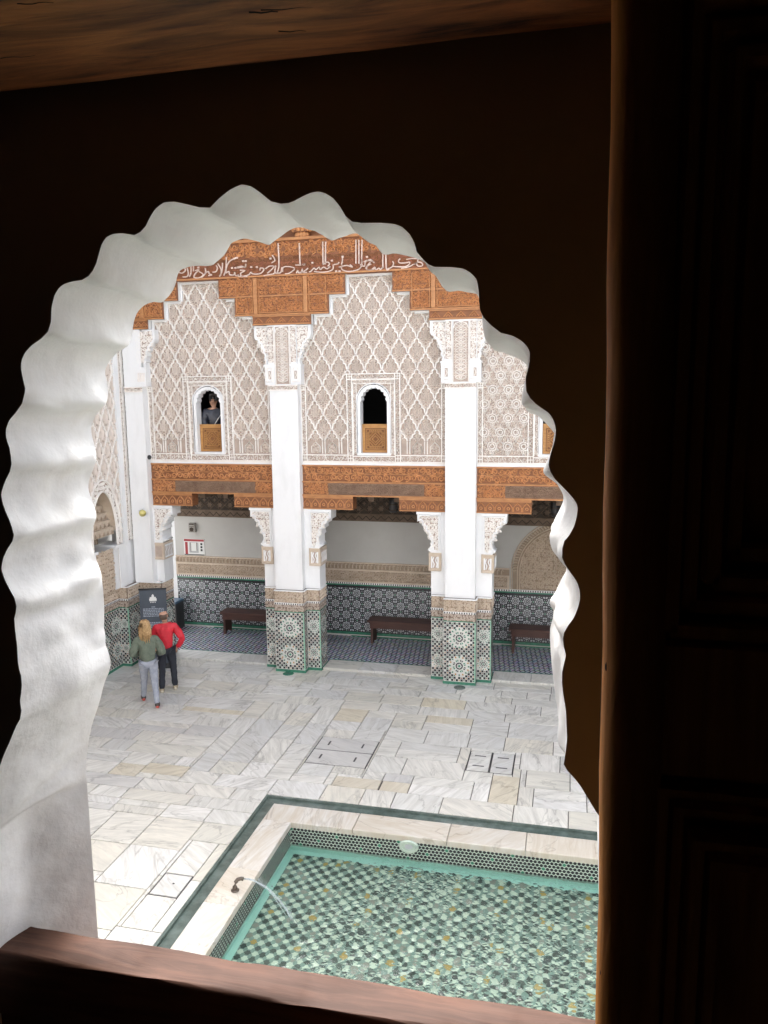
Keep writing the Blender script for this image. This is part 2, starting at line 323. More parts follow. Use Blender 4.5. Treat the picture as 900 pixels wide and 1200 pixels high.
# carved ornament -------------------------------------------------
def scroll(g, fr, u0, u1, v0, v1, s=.13, wd=.022, d0=0, d1=.015, mi=0, ok=None, turns=1.35, seg=8):
    nu = max(1, round((u1-u0)/s)); nv = max(1, round((v1-v0)/s)); su = (u1-u0)/nu; sv = (v1-v0)/nv
    for i in range(nu):
        for j in range(nv):
            cu = u0+(i+.5)*su; cv = v0+(j+.5)*sv
            if ok and not ok(cu, cv): continue
            sg = 1 if (i+j) % 2 else -1; ph = R.random()*6.28
            pts = []
            for k in range(seg+1):
                t = k/seg; a = ph+sg*turns*2*pi*t; r = (.52-.42*t)
                pts.append((cu+su*r*math.cos(a), cv+sv*r*math.sin(a)))
            g.strip(fr, pts, wd, d0, d1, mi)
            a = ph+sg*2.2; q = [(cu+su*.5*math.cos(a), cv+sv*.5*math.sin(a)), (cu+su*.62*math.cos(a+.5*sg), cv+sv*.62*math.sin(a+.5*sg)), (cu+su*.7*math.cos(a+1.0*sg), cv+sv*.6*math.sin(a+1.0*sg))]
            g.strip(fr, q, wd*1.5, d0, d1*1.1, mi, taper=True)
def border(g, fr, u0, u1, v0, v1, mi=0, gi=1, d=.03, wl=.022, s=.085):
    """carved band: recessed ground, white fillets along both long edges and a running scroll"""
    g.rect(fr, u0, u1, v0, v1, .004+d*.3, gi)
    if u1-u0 > v1-v0:
        g.fbox(fr, u0, u1, v0, v0+wl, 0, d*1.25, mi); g.fbox(fr, u0, u1, v1-wl, v1, 0, d*1.25, mi)
        a, b = v0+wl, v1-wl; scroll(g, fr, u0+.01, u1-.01, a, b, min(s, (b-a)), .017, d*.3, d, mi, seg=6, turns=1.0)
    else:
        g.fbox(fr, u0, u0+wl, v0, v1, 0, d*1.25, mi); g.fbox(fr, u1-wl, u1, v0, v1, 0, d*1.25, mi)
        a, b = u0+wl, u1-wl; scroll(g, fr, a, b, v0+.01, v1-.01, min(s, (b-a)), .017, d*.3, d, mi, seg=6, turns=1.0)
def knot(g, fr, u0, u1, v0, v1, mi=0, gi=1, d=.035):
    g.rect(fr, u0, u1, v0, v1, d*.35, gi); w_ = .02
    for a,b,c_,e in ((u0,u1,v0,v0+w_),(u0,u1,v1-w_,v1),(u0,u0+w_,v0+w_,v1-w_),(u1-w_,u1,v0+w_,v1-w_)): g.fbox(fr,a,b,c_,e,0,d*1.3,mi)
    cu,cv = (u0+u1)/2,(v0+v1)/2
    g.fbox(fr,cu-.008,cu+.008,v0+w_,v1-w_,0,d,mi); g.fbox(fr,u0+w_,cu-.008,cv-.008,cv+.008,0,d,mi); g.fbox(fr,cu+.008,u1-w_,cv-.008,cv+.008,0,d,mi)

RIBW = .03
RIB = [(0,1),(.10,.955),(.22,.90),(.27,.80),(.24,.725),(.34,.70),(.47,.665),(.56,.57),(.545,.47),(.66,.43),(.80,.37),(.87,.24),(.90,.12),(1,0)]
def sebka(g, fr, u0, u1, v0, v1, cu, vtop, W=.39, H=.654, ok=None, d=.04, simple=False, rw=.034):
    hw, hh = W/2, H/2
    inb = lambda u,v: u0 <= u <= u1 and v0 <= v <= v1 and (ok is None or ok(u,v))
    nrow = int((vtop-v0)/hh)+2; ncol = int((u1-u0)/W/2)+3
    for k in range(-2, nrow):
        va = vtop-k*hh; vc = va-hh
        for j in range(-ncol, ncol+1):
            uc = cu+(j+.5 if k % 2 == 0 else j)*W
            if uc < u0-hw or uc > u1+hw or vc-hh > v1 or va < v0: continue
            for sg in (-1,1): g.strip(fr, [(uc+sg*x*hw, vc+y*hh) for x,y in RIB], rw, 0, d, 0, flat=True, ok=inb)
            def S(pts, wd=.024, dd=.026, tp=False): g.strip(fr, [(uc+x*hw, vc+y*hh) for x,y in pts], wd, .002, dd, 1, taper=tp, ok=inb)
            if simple:
                S([(-.45,-.1),(0,.5),(.45,-.1)]); S([(-.3,-.3),(0,.1),(.3,-.3)]); S([(0,-.7),(0,.7)]); continue
            n = 8; S([(.20*math.cos(2*pi*i/n), -.40+.12*math.sin(2*pi*i/n)) for i in range(n+1)], .024, .034)
            for a_, l, wd_, ox, oy in ((90, .86, .15, 0, -.12), (58, .66, .15, .10, -.14), (122, .66, .15, -.10, -.14), (20, .56, .13, .14, -.20), (160, .56, .13, -.14, -.20)):
                t = math.radians(a_); ct, st_ = math.cos(t), math.sin(t)
                for sg in (-1, 1):
                    S([(ox+ct*l*q-st_*sg*wd_*w_, oy+st_*l*q*(1 if a_ == 90 else 1.05)+ct*sg*wd_*w_) for q, w_ in ((0, 0), (.25, .75), (.55, 1), (.8, .62), (1, 0))], .021, .030)
                S([(ox+ct*l*.3, oy+st_*l*.3), (ox+ct*l*.75, oy+st_*l*.75)], .02, .022, True)
            for sg in (-1,1):
                S([(sg*.05,-.64), (sg*.30,-.46), (sg*.50,-.24), (sg*.74,-.06)], .034, .026, True)
                S([(sg*.05,-.88), (sg*.16,-.70)], .022); S([(sg*.26,.50), (sg*.14,.66)], .024)
def geo(g, fr, u0, u1, v0, v1, cu, vtop, W=.335, H=.60, ok=None):
    """geometric stucco: rows of pierced rings, six-point knots and small shields"""
    inb = lambda u,v: u0 <= u <= u1 and v0 <= v <= v1 and (ok is None or ok(u,v))
    scroll(g, fr, u0, u1, v0, v1, .085, .02, .002, .022, 1, ok=ok, seg=5, turns=.9)
    for k in range(int((vtop-v0)/(H/2))+2):
        v = vtop-k*H/2
        for j in range(-6,7):
            u = cu+(j+(.5 if k%2 else 0))*W
            if not inb(u,v): continue
            for r in (.052,.10): g.ring(fr,u,v,r-.012,r+.012,.002,.038,12 if r<.08 else 8,0)
            for a in range(6):
                t = a*pi/3+pi/6; c_,s_ = math.cos(t),math.sin(t)
                g.strip(fr,[(u+.11*c_,v+.11*s_),(u+.16*c_,v+.17*s_)],.03,.002,.036,0,ok=inb)
            w_ = v-H/4
            g.strip(fr,[(u-.05,w_+.05),(u,w_-.06),(u+.05,w_+.05),(u,w_+.085),(u-.05,w_+.05)],.03,.002,.036,0,ok=inb)
            for sg in (-1,1): g.strip(fr,[(u+sg*.05,w_+.1),(u+sg*.12,w_+.02),(u+sg*.10,w_-.09),(u+sg*.05,w_-.12)],.022,.002,.028,1,ok=inb)

# zellige ----------------------------------------------------------
def tiles(g, fr, u0, u1, v0, v1, pitch=.052, d=.003, hole=None):
    """checker of small turned squares on pale ground: 0 pale, 1 black, 2 green, 3 ochre, 4 red"""
    nu = max(1,round((u1-u0)/pitch)); nv = max(1,round((v1-v0)/pitch)); pu=(u1-u0)/nu; pv=(v1-v0)/nv
    for i in range(nu):
        for j in range(nv):
            u=u0+(i+.5)*pu; v=v0+(j+.5)*pv
            if hole and hole(u,v): continue
            k = (i*3+j*5)%7; mi = 1 if (i+j)%2 else (2 if k<2 else (5 if k<4 else (3 if k==4 else (4 if k==5 else 0))))
            if mi == 0: continue
            h = pu*.49 if (i+j)%2 else pu*.36; h2 = pv*.49 if (i+j)%2 else pv*.36
            if (i+j)%2: g.add([fr(u-h,v-h2,d),fr(u+h,v-h2,d),fr(u+h,v+h2,d),fr(u-h,v+h2,d)],[(0,1,2,3)],mi)
            else: g.add([fr(u,v-h2,d),fr(u+h,v,d),fr(u,v+h2,d),fr(u-h,v,d)],[(0,1,2,3)],mi)
def big_star(g, fr, cu, cv, r=.245, warm=True, d=.005):
    g.disc(fr,cu,cv,r,d,32,0,r*.86)
    for i in range(16):
        a=i*pi/8
        def P(rr,da): return (cu+rr*math.cos(a+da), cv+rr*math.sin(a+da))
        k=[P(r*.98,0),P(r*.86,.10),P(r*.74,0),P(r*.86,-.10)]
        g.add([fr(u,v,d+.002) for u,v in k],[(0,1,2,3)],(3 if warm and i%2 else 2))
    for i in range(8):
        a=i*pi/4+pi/8
        def P(rr,da): return (cu+rr*math.cos(a+da), cv+rr*math.sin(a+da))
        for sg in (-1,1):
            k=[P(r*.62,sg*.05),P(r*.58,sg*.27),P(r*.42,sg*.22),P(r*.44,sg*.05)]
            g.add([fr(u,v,d+.002) for u,v in k],[(0,1,2,3)],1 if i%2 else 2)
    g.disc(fr,cu,cv,r*.34,d+.002,16,1); g.disc(fr,cu,cv,r*.27,d+.003,16,0,r*.17); g.disc(fr,cu,cv,r*.12,d+.004,8,2)
def small_rosette():
    g=G(); f=lambda u,v,d:(u,-d,v); p=.147
    g.rect(f,-p,p,-p,p,0,1)
    g.disc(f,0,0,.124,.002,16,0,.088); g.disc(f,0,0,.076,.003,16,1); g.disc(f,0,0,.058,.004,12,0); g.disc(f,0,0,.04,.005,12,1); g.disc(f,0,0,.018,.006,8,0)
    for i in range(8):
        a=i*pi/4+pi/8; g.disc(f,.134*math.cos(a),.134*math.sin(a),.013,.002,4,0,ph=a)
    for su in (-1,1):
        for sv in (-1,1):
            c=(su*p,sv*p)
            g.add([f(c[0],c[1],.002),f(c[0]-su*.062,c[1]-sv*.012,.002),f(c[0]-su*.045,c[1]-sv*.045,.002),f(c[0]-su*.012,c[1]-sv*.062,.002)],[(0,1,2,3)],0)
            g.add([f(c[0],c[1],.003),f(c[0]-su*.022,c[1],.003),f(c[0]-su*.016,c[1]-sv*.016,.003),f(c[0],c[1]-sv*.022,.003)],[(0,1,2,3)],1)
    for (cu,cv) in ((p,0),(-p,0),(0,p),(0,-p)):
        tu,tv=(0,1) if cu else (1,0); nu_,nv_=(-1 if cu>0 else 1,0) if cu else (0,-1 if cv>0 else 1)
        g.add([f(cu+tu*.03,cv+tv*.03,.002),f(cu+nu_*.016,cv+nv_*.016,.002),f(cu-tu*.03,cv-tv*.03,.002)],[(0,1,2)],2)
    me=bpy.data.meshes.new('zellige_rosette'); me.from_pydata(g.v,[],g.f)
    for a in ('t_pale','t_black','t_jade'): me.materials.append(M[a])
    me.polygons.foreach_set('material_index',g.m); return me
# ================================================================ GALLERY (far wing)
YS, YW, YB, YR = 16.76, 17.0, 16.95, 19.55
PX = [-6.25, -2.275, 1.70, 5.675]
BAY = [(-9.72, -6.58), (-5.92, -2.6), (-1.945, 1.37), (2.03, 5.345), (6.0, 9.1)]
WC = [-8.19, -4.235, -0.262, 3.713, 7.55]
hall = thing('gallery_building', 'courtyard gallery facing the window, white piers, carved stucco walls and cedar beams', 'building', (-0.3, 17.0, 0))
ST = ['stucco', 'motif', 'ground', 'white']
def stepz(u, c):   # underside of the stepped wood above a bay centred on c
    a = abs(u-c); return 9.0 if a < .56 else 8.58 if a < .935 else 8.18 if a < 1.315 else 7.97
def arch_hole(c, hw, zb, zs, zt, n=14, lob=0.0):
    p = [(c-hw, zb), (c-hw, zs-.02)]
    for i in range(n+1):
        a = pi-pi*i/n; r = 1-(lob if i % 2 else 0)
        p.append((c+hw*r*math.cos(a), zs+(zt-zs)*r*math.sin(a)))
    return p+[(c+hw, zs-.02), (c+hw, zb)]
for bi, ((x0, x1), c) in enumerate(zip(BAY, WC)):
    far = bi > 2
    # --- carved stucco panel
    g = G(); f = FY(YW)
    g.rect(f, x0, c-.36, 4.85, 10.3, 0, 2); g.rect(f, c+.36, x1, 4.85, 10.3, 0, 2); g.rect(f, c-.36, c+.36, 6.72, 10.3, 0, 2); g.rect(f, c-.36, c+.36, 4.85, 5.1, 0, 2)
    g.fbox(f, x0, x1, 4.865, 4.90, 0, .05, 3); g.fbox(f, x0, x1, 4.90, 4.925, 0, .03, 0)
    bl = .125
    inwin = lambda u, v: abs(u-c) < .60 and v < 6.88
    okf = lambda u, v: not inwin(u, v) and v < stepz(u, c)+.02
    if bi != 2:
        sebka(g, f, x0+bl, x1-bl, 5.42, 6.62, c, 8.93, ok=okf, simple=far); sebka(g, f, x0, x1, 6.62, 8.99, c, 8.93, ok=okf, simple=far)
        for k in range(-8, 9):      # the row of little arches at the foot of the lattice
            u = c+k*.39
            if u < x0+bl+.05 or u > x1-bl-.05 or abs(u-c) < .66: continue
            for du in (-.03, .03): g.strip(f, [(u+du, 5.12), (u+du, 5.40)], .022, 0, .034, 0, flat=True)
            for s_ in (-1, 1):
                uu = u+s_*.195
                if uu > x0+bl and uu < x1-bl and abs(uu-c) > .64: g.strip(f, [(uu-.10, 5.14), (uu-.10, 5.28), (uu, 5.38), (uu+.10, 5.28), (uu+.10, 5.14)], .024, 0, .032, 0); scroll(g, f, uu-.085, uu+.085, 5.12, 5.33, .08, .02, 0, .022, 1, seg=5)
    else:
        geo(g, f, x0+bl, x1-bl, 5.12, 6.62, c-.02, 8.9, ok=okf); geo(g, f, x0, x1, 6.62, 8.99, c-.02, 8.9, ok=okf)
    for a, b_ in ((x0, x0+bl), (x1-bl, x1)):
        border(g, f, a, b_, 5.10, 6.53, 0, 2); knot(g, f, a, b_, 6.53, 6.66, 0, 2); knot(g, f, a, b_, 4.93, 5.10, 0, 2)
    xs = [x0+bl, c-.61, c-.475, c+.475, c+.61, x1-bl]
    for i, (a, b_) in enumerate(zip(xs, xs[1:])):
        if i in (1, 3): knot(g, f, a, b_, 4.93, 5.10, 0, 2)
        else: border(g, f, a, b_, 4.93, 5.10 if i != 2 else 5.075, 0, 2, s=.1)
    # window surround
    for a, b_ in ((c-.61, c-.475), (c+.475, c+.61)): border(g, f, a, b_, 5.10, 6.755, 0, 2, d=.045); knot(g, f, a, b_, 6.755, 6.89, 0, 2, d=.045)
    border(g, f, c-.475, c+.475, 6.755, 6.89, 0, 2, d=.045, s=.1)
    for a, b_ in ((c-.475, c-.38), (c+.38, c+.475)): border(g, f, a, b_, 5.10, 6.66, 0, 2, d=.03, wl=.016)
    border(g, f, c-.475, c+.475, 6.66, 6.755, 0, 2, d=.03, wl=.016)
    # white fillets round the stepped head
    for s_ in (-1, 1):
        for a, za, zb_ in ((.56, 8.58, 9.0), (.935, 8.18, 8.58), (1.315, 7.97, 8.18)):
            uu = c+s_*a
            if x0 < uu < x1: g.fbox(f, min(uu, uu-s_*.05), max(uu, uu-s_*.05), za, zb_-.05, 0, .05, 3)
        for a, b_, z_ in ((.0, .56, 9.0), (.56, .935, 8.58), (.935, 1.315, 8.18)):
            lo, hi = sorted((c+s_*a, c+s_*b_)); lo = max(lo, x0); hi = min(hi, x1)
            if hi > lo: g.fbox(f, lo, hi, z_-.05, z_, 0, .055, 3); scroll(g, f, lo, hi, z_-.13, z_-.05, .075, .02, 0, .03, 0, seg=5, turns=.8)
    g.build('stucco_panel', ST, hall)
    # --- window
    g = G(); hole = arch_hole(c, .305, 5.135, 6.27, 6.59, 18, .10)
    for i in range(len(hole)-1):   # arch face as quads out to the frame
        (ua, va), (ub, vb) = hole[i], hole[i+1]
        def outp(u, v):
            if v < 6.27: return (c+math.copysign(.37, u-c), v)
            a = math.atan2(v-6.27, u-c); return (c+.37*math.cos(a), 6.27+.375*math.sin(a))
        oa, ob_ = outp(ua, va), outp(ub, vb)
        g.add([f(ua, va, .03), f(ub, vb, .03), f(*ob_, .03), f(*oa, .03)], [(0, 1, 2, 3)], 0)
        g.add([f(ua, va, .03), f(ub, vb, .03), f(ub, vb, -.22), f(ua, va, -.22)], [(0, 1, 2, 3)], 0)
    g.fbox(f, c-.38, c+.38, 5.085, 5.135, -.22, .045, 0)
    for s_ in (-1, 1): g.fbox(f, *sorted((c+s_*.38, c+s_*.395)), 5.135, 6.30, 0, .04, 0)
    up = arc(c, 6.27, .40, 0, pi, 20)
    for i in range(20):       # carved spandrels
        (ua, va), (ub, vb) = up[i], up[i+1]
        sv = lambda u, v: (c+(u-c)*.95, v)
        (ua, va), (ub, vb) = sv(ua, va), sv(ub, vb)
        g.add([f(ua, va, .012), f(ub, vb, .012), f(ub, max(vb, 6.69), .012), f(ua, max(va, 6.69), .012)], [(0, 1, 2, 3)], 2)
    scroll(g, f, c-.38, c+.38, 6.27, 6.70, .075, .02, .012, .035, 1, ok=lambda u, v: ((u-c)/.40)**2+((v-6.27)/.41)**2 > 1, seg=5)
    g.strip(f, [(c+.39*math.cos(pi*i/20), 6.27+.405*math.sin(pi*i/20)) for i in range(21)], .03, .01, .05, 0, flat=True)
    win = g.build('window', ['white', 'motif', 'ground'], hall)
    # room behind the window
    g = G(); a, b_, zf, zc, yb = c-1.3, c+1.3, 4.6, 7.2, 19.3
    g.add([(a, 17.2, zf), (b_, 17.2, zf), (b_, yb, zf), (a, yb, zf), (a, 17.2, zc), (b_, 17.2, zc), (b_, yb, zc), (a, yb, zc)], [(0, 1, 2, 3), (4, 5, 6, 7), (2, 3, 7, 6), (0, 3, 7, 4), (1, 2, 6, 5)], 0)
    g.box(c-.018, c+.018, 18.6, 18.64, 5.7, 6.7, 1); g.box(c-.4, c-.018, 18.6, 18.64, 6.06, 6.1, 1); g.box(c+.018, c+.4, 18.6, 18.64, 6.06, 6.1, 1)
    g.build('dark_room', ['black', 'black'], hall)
    # wooden parapet
    g = G(); fp = FY(17.13)
    g.fbox(fp, c-.30, c+.30, 5.135, 5.74, -.03, 0, 0); g.fbox(fp, c-.30, c+.30, 5.74, 5.775, -.05, .03, 0)
    for a, b_, e, h in ((-.30, -.235, 5.14, 5.74), (.235, .30, 5.14, 5.74), (-.235, .235, 5.14, 5.19), (-.235, .235, 5.69, 5.74)): g.fbox(fp, c+a, c+b_, e, h, 0, .016, 0)
    g.rect(fp, c-.235, c+.235, 5.19, 5.69, .002, 1)
    for q in (.205, .15):
        zc_ = 5.44; k = [(c-q, zc_-q*1.08), (c+q, zc_-q*1.08), (c+q, zc_+q*1.08), (c-q, zc_+q*1.08), (c-q, zc_-q*1.08)]
        g.strip(fp, k, .024, .001, .016, 0, flat=True)
    zc_ = 5.44
    for q in (.135, .075): g.strip(fp, [(c-q, zc_), (c, zc_+q), (c+q, zc_), (c, zc_-q), (c-q, zc_)], .024, .001, .016, 0, flat=True)
    for s_ in (-1, 1):
        for t in (-1, 1): g.strip(fp, [(c+s_*.15, zc_+t*.05), (c+s_*.05, zc_+t*.155)], .022, .001, .014, 0); g.fbox(fp, c+s_*.178-.012, c+s_*.178+.012, zc_+t*.19-.012, zc_+t*.19+.012, .002, .018, 1)
        for j in range(-3, 4): g.fbox(fp, c+s_*.178-.01, c+s_*.178+.01, zc_+j*.045-.013, zc_+j*.045+.013, .002, .014, 0); g.fbox(fp, c+j*.042-.012, c+j*.042+.012, zc_+s_*.192-.01, zc_+s_*.192+.01, .002, .014, 0)
    g.build('parapet_panel', ['panelwood', 'panel_dk'], win)

    # --- cedar beam between the shafts, three stepped courses
    fb = FY(YB); bm = sub('cedar_beam', hall, ((x0+x1)/2, YB, 4.3))
    g = G(); g.fbox(fb, x0, x1, 4.46, 4.865, -.35, 0, 0); g.fbox(fb, x0, x1, 4.83, 4.862, 0, .025, 2); g.fbox(fb, x0, x1, 4.462, 4.495, 0, .03, 2)
    scroll(g, fb, x0+.05, x1-.05, 4.51, 4.66, .15, .03, 0, .02, 1); scroll(g, fb, x0+.05, x1-.05, 4.68, 4.82, .14, .03, 0, .02, 1); g.fbox(fb, x0, x1, 4.662, 4.677, 0, .012, 2)
    g.build('beam_board', ['cedar', 'cedar_l', 'cedar_t'], bm)
    g = G(); g.fbox(fb, x0, x1, 4.155, 4.46, -.35, .012, 0); g.fbox(fb, x0, x1, 4.157, 4.19, .012, .04, 2); ga, gb = (x0+.62, x1-.5) if bi < 2 else (x0+.62, x1-.3)
    for a, b_ in ((x0+.04, ga), (gb, x1-.04)):
        n = max(1, round((b_-a)/.42)); s_ = (b_-a)/n
        for i in range(n):
            u = a+(i+.5)*s_
            for q in (.17, .12): g.strip(fb, [(u-q, 4.21), (u-q*.9, 4.31), (u-q*.4, 4.36), (u, 4.42), (u+q*.4, 4.36), (u+q*.9, 4.31), (u+q, 4.21)], .022, .012, .03, 1)
        scroll(g, fb, a, b_, 4.2, 4.45, .085, .018, .012, .024, 1)
    g.build('beam_board', ['cedar', 'cedar_l', 'cedar_t'], bm)
    g = G(); g.fbox(fb, ga, gb, 4.195, 4.452, .013, .026, 0); scroll(g, fb, ga, gb, 4.21, 4.44, .09, .022, .026, .038, 1); g.build('weathered_board', ['cedar_g', 'cedar_g'], bm)
    for a, b_ in ((x0, c-.50), (c+.57, x1)):
        g = G(); g.fbox(fb, a, b_, 3.85, 4.155, -.3, .005, 0); g.fbox(fb, a, b_, 4.10, 4.153, .005, .02, 2); g.fbox(fb, a, b_, 3.852, 3.875, .005, .015, 2)
        n = max(1, round((b_-a)/.21)); s_ = (b_-a)/n
        for i in range(n):
            u = a+(i+.5)*s_; g.strip(fb, [(u-.085, 3.89), (u-.085, 3.98), (u-.05, 4.03), (u, 4.085), (u+.05, 4.03), (u+.085, 3.98), (u+.085, 3.89)], .022, .005, .022, 1); g.ring(fb, u, 3.96, .02, .04, .005, .02, 6, 1)
        g.build('beam_board', ['cedar', 'cedar_l', 'cedar_t'], bm)

# --- stepped cedar above the piers and the inscribed frieze
for xc in [-10.2]+PX+[9.65]:
    fs = FY(16.80); fd = sub('stepped_cedar', hall, (xc, 16.8, 8)); far = xc > 3
    lo = lambda u: max(u, -10.26); hi = lambda u: min(u, 9.7)
    g = G()
    for a, z0, z1 in ((.675, 7.97, 8.18), (1.09, 8.18, 8.58), (1.465, 8.58, 9.0)): g.box(lo(xc-a), hi(xc+a), 16.83, 16.997, z0, z1, 0)
    g.build('plaster_core', ['white'], fd)
    for a, z0, z1 in ((.675, 7.97, 8.18), (1.09, 8.18, 8.58), (1.465, 8.58, 9.0)):
        g = G(); l, h = lo(xc-a), hi(xc+a); g.fbox(fs, l, h, z0+.002, z1, -.03, .03, 0); g.fbox(fs, l, h, z0+.003, z0+.035, .03, .05, 2)
        if z0 < 8: 
            n = 5
            for i in range(n):
                u = l+(i+.5)*(h-l)/n; q = .10; g.strip(fs, [(u-q, z0+.06), (u, z0+.16), (u+q, z0+.06)], .024, .03, .05, 1); g.strip(fs, [(u-q*.45, z0+.06), (u, z0+.105), (u+q*.45, z0+.06)], .02, .03, .044, 1)
            g.fbox(fs, l, h, z1-.03, z1-.002, .03, .055, 2)
        else:
            scroll(g, fs, l+.03, h-.03, z0+.05, z1-.01, .095 if not far else .2, .024, .03, .05, 1)
        g.build('cedar_board', ['cedar', 'cedar_l', 'cedar_t'], fd)
    g = G()
    for u in (xc-.58, xc+.58):
        if -10.2 < u < 9.6: g.fbox(fs, u-.045, u+.045, 8.22, 8.99, .03, .075, 0)
    for a, b_ in ((-.50, .50), (-1.04, -.66), (.66, 1.04)):
        if xc+a < -10.2 or xc+b_ > 9.6: continue
        k = [(xc+a, 8.24), (xc+b_, 8.24), (xc+b_, 8.94), (xc+a, 8.94), (xc+a, 8.24)]
        g.strip(fs, k, .03, .03, .06, 0, flat=True)
    g.build('cedar_stile', ['cedar_t'], fd)
g = G(); ff = FY(16.76)
g.fbox(ff, -10.26, 9.7, 9.0, 9.74, -.2, 0, 0)
g.fbox(ff, -10.26, 9.7, 9.005, 9.04, 0, .03, 3); g.rect(ff, -10.26, 9.7, 9.04, 9.34, .006, 2)
g.fbox(ff, -10.26, 9.7, 9.415, 9.427, 0, .004, 2)
scroll(g, ff, -10.2, 5.5, 9.06, 9.41, .115, .022, .006, .018, 0); scroll(g, ff, -10.2, 5.5, 9.43, 9.73, .15, .036, 0, .03, 1)
frieze = g.build('cedar_frieze', ['cedar', 'cedar_l', 'red_gr', 'cedar_t'], hall)
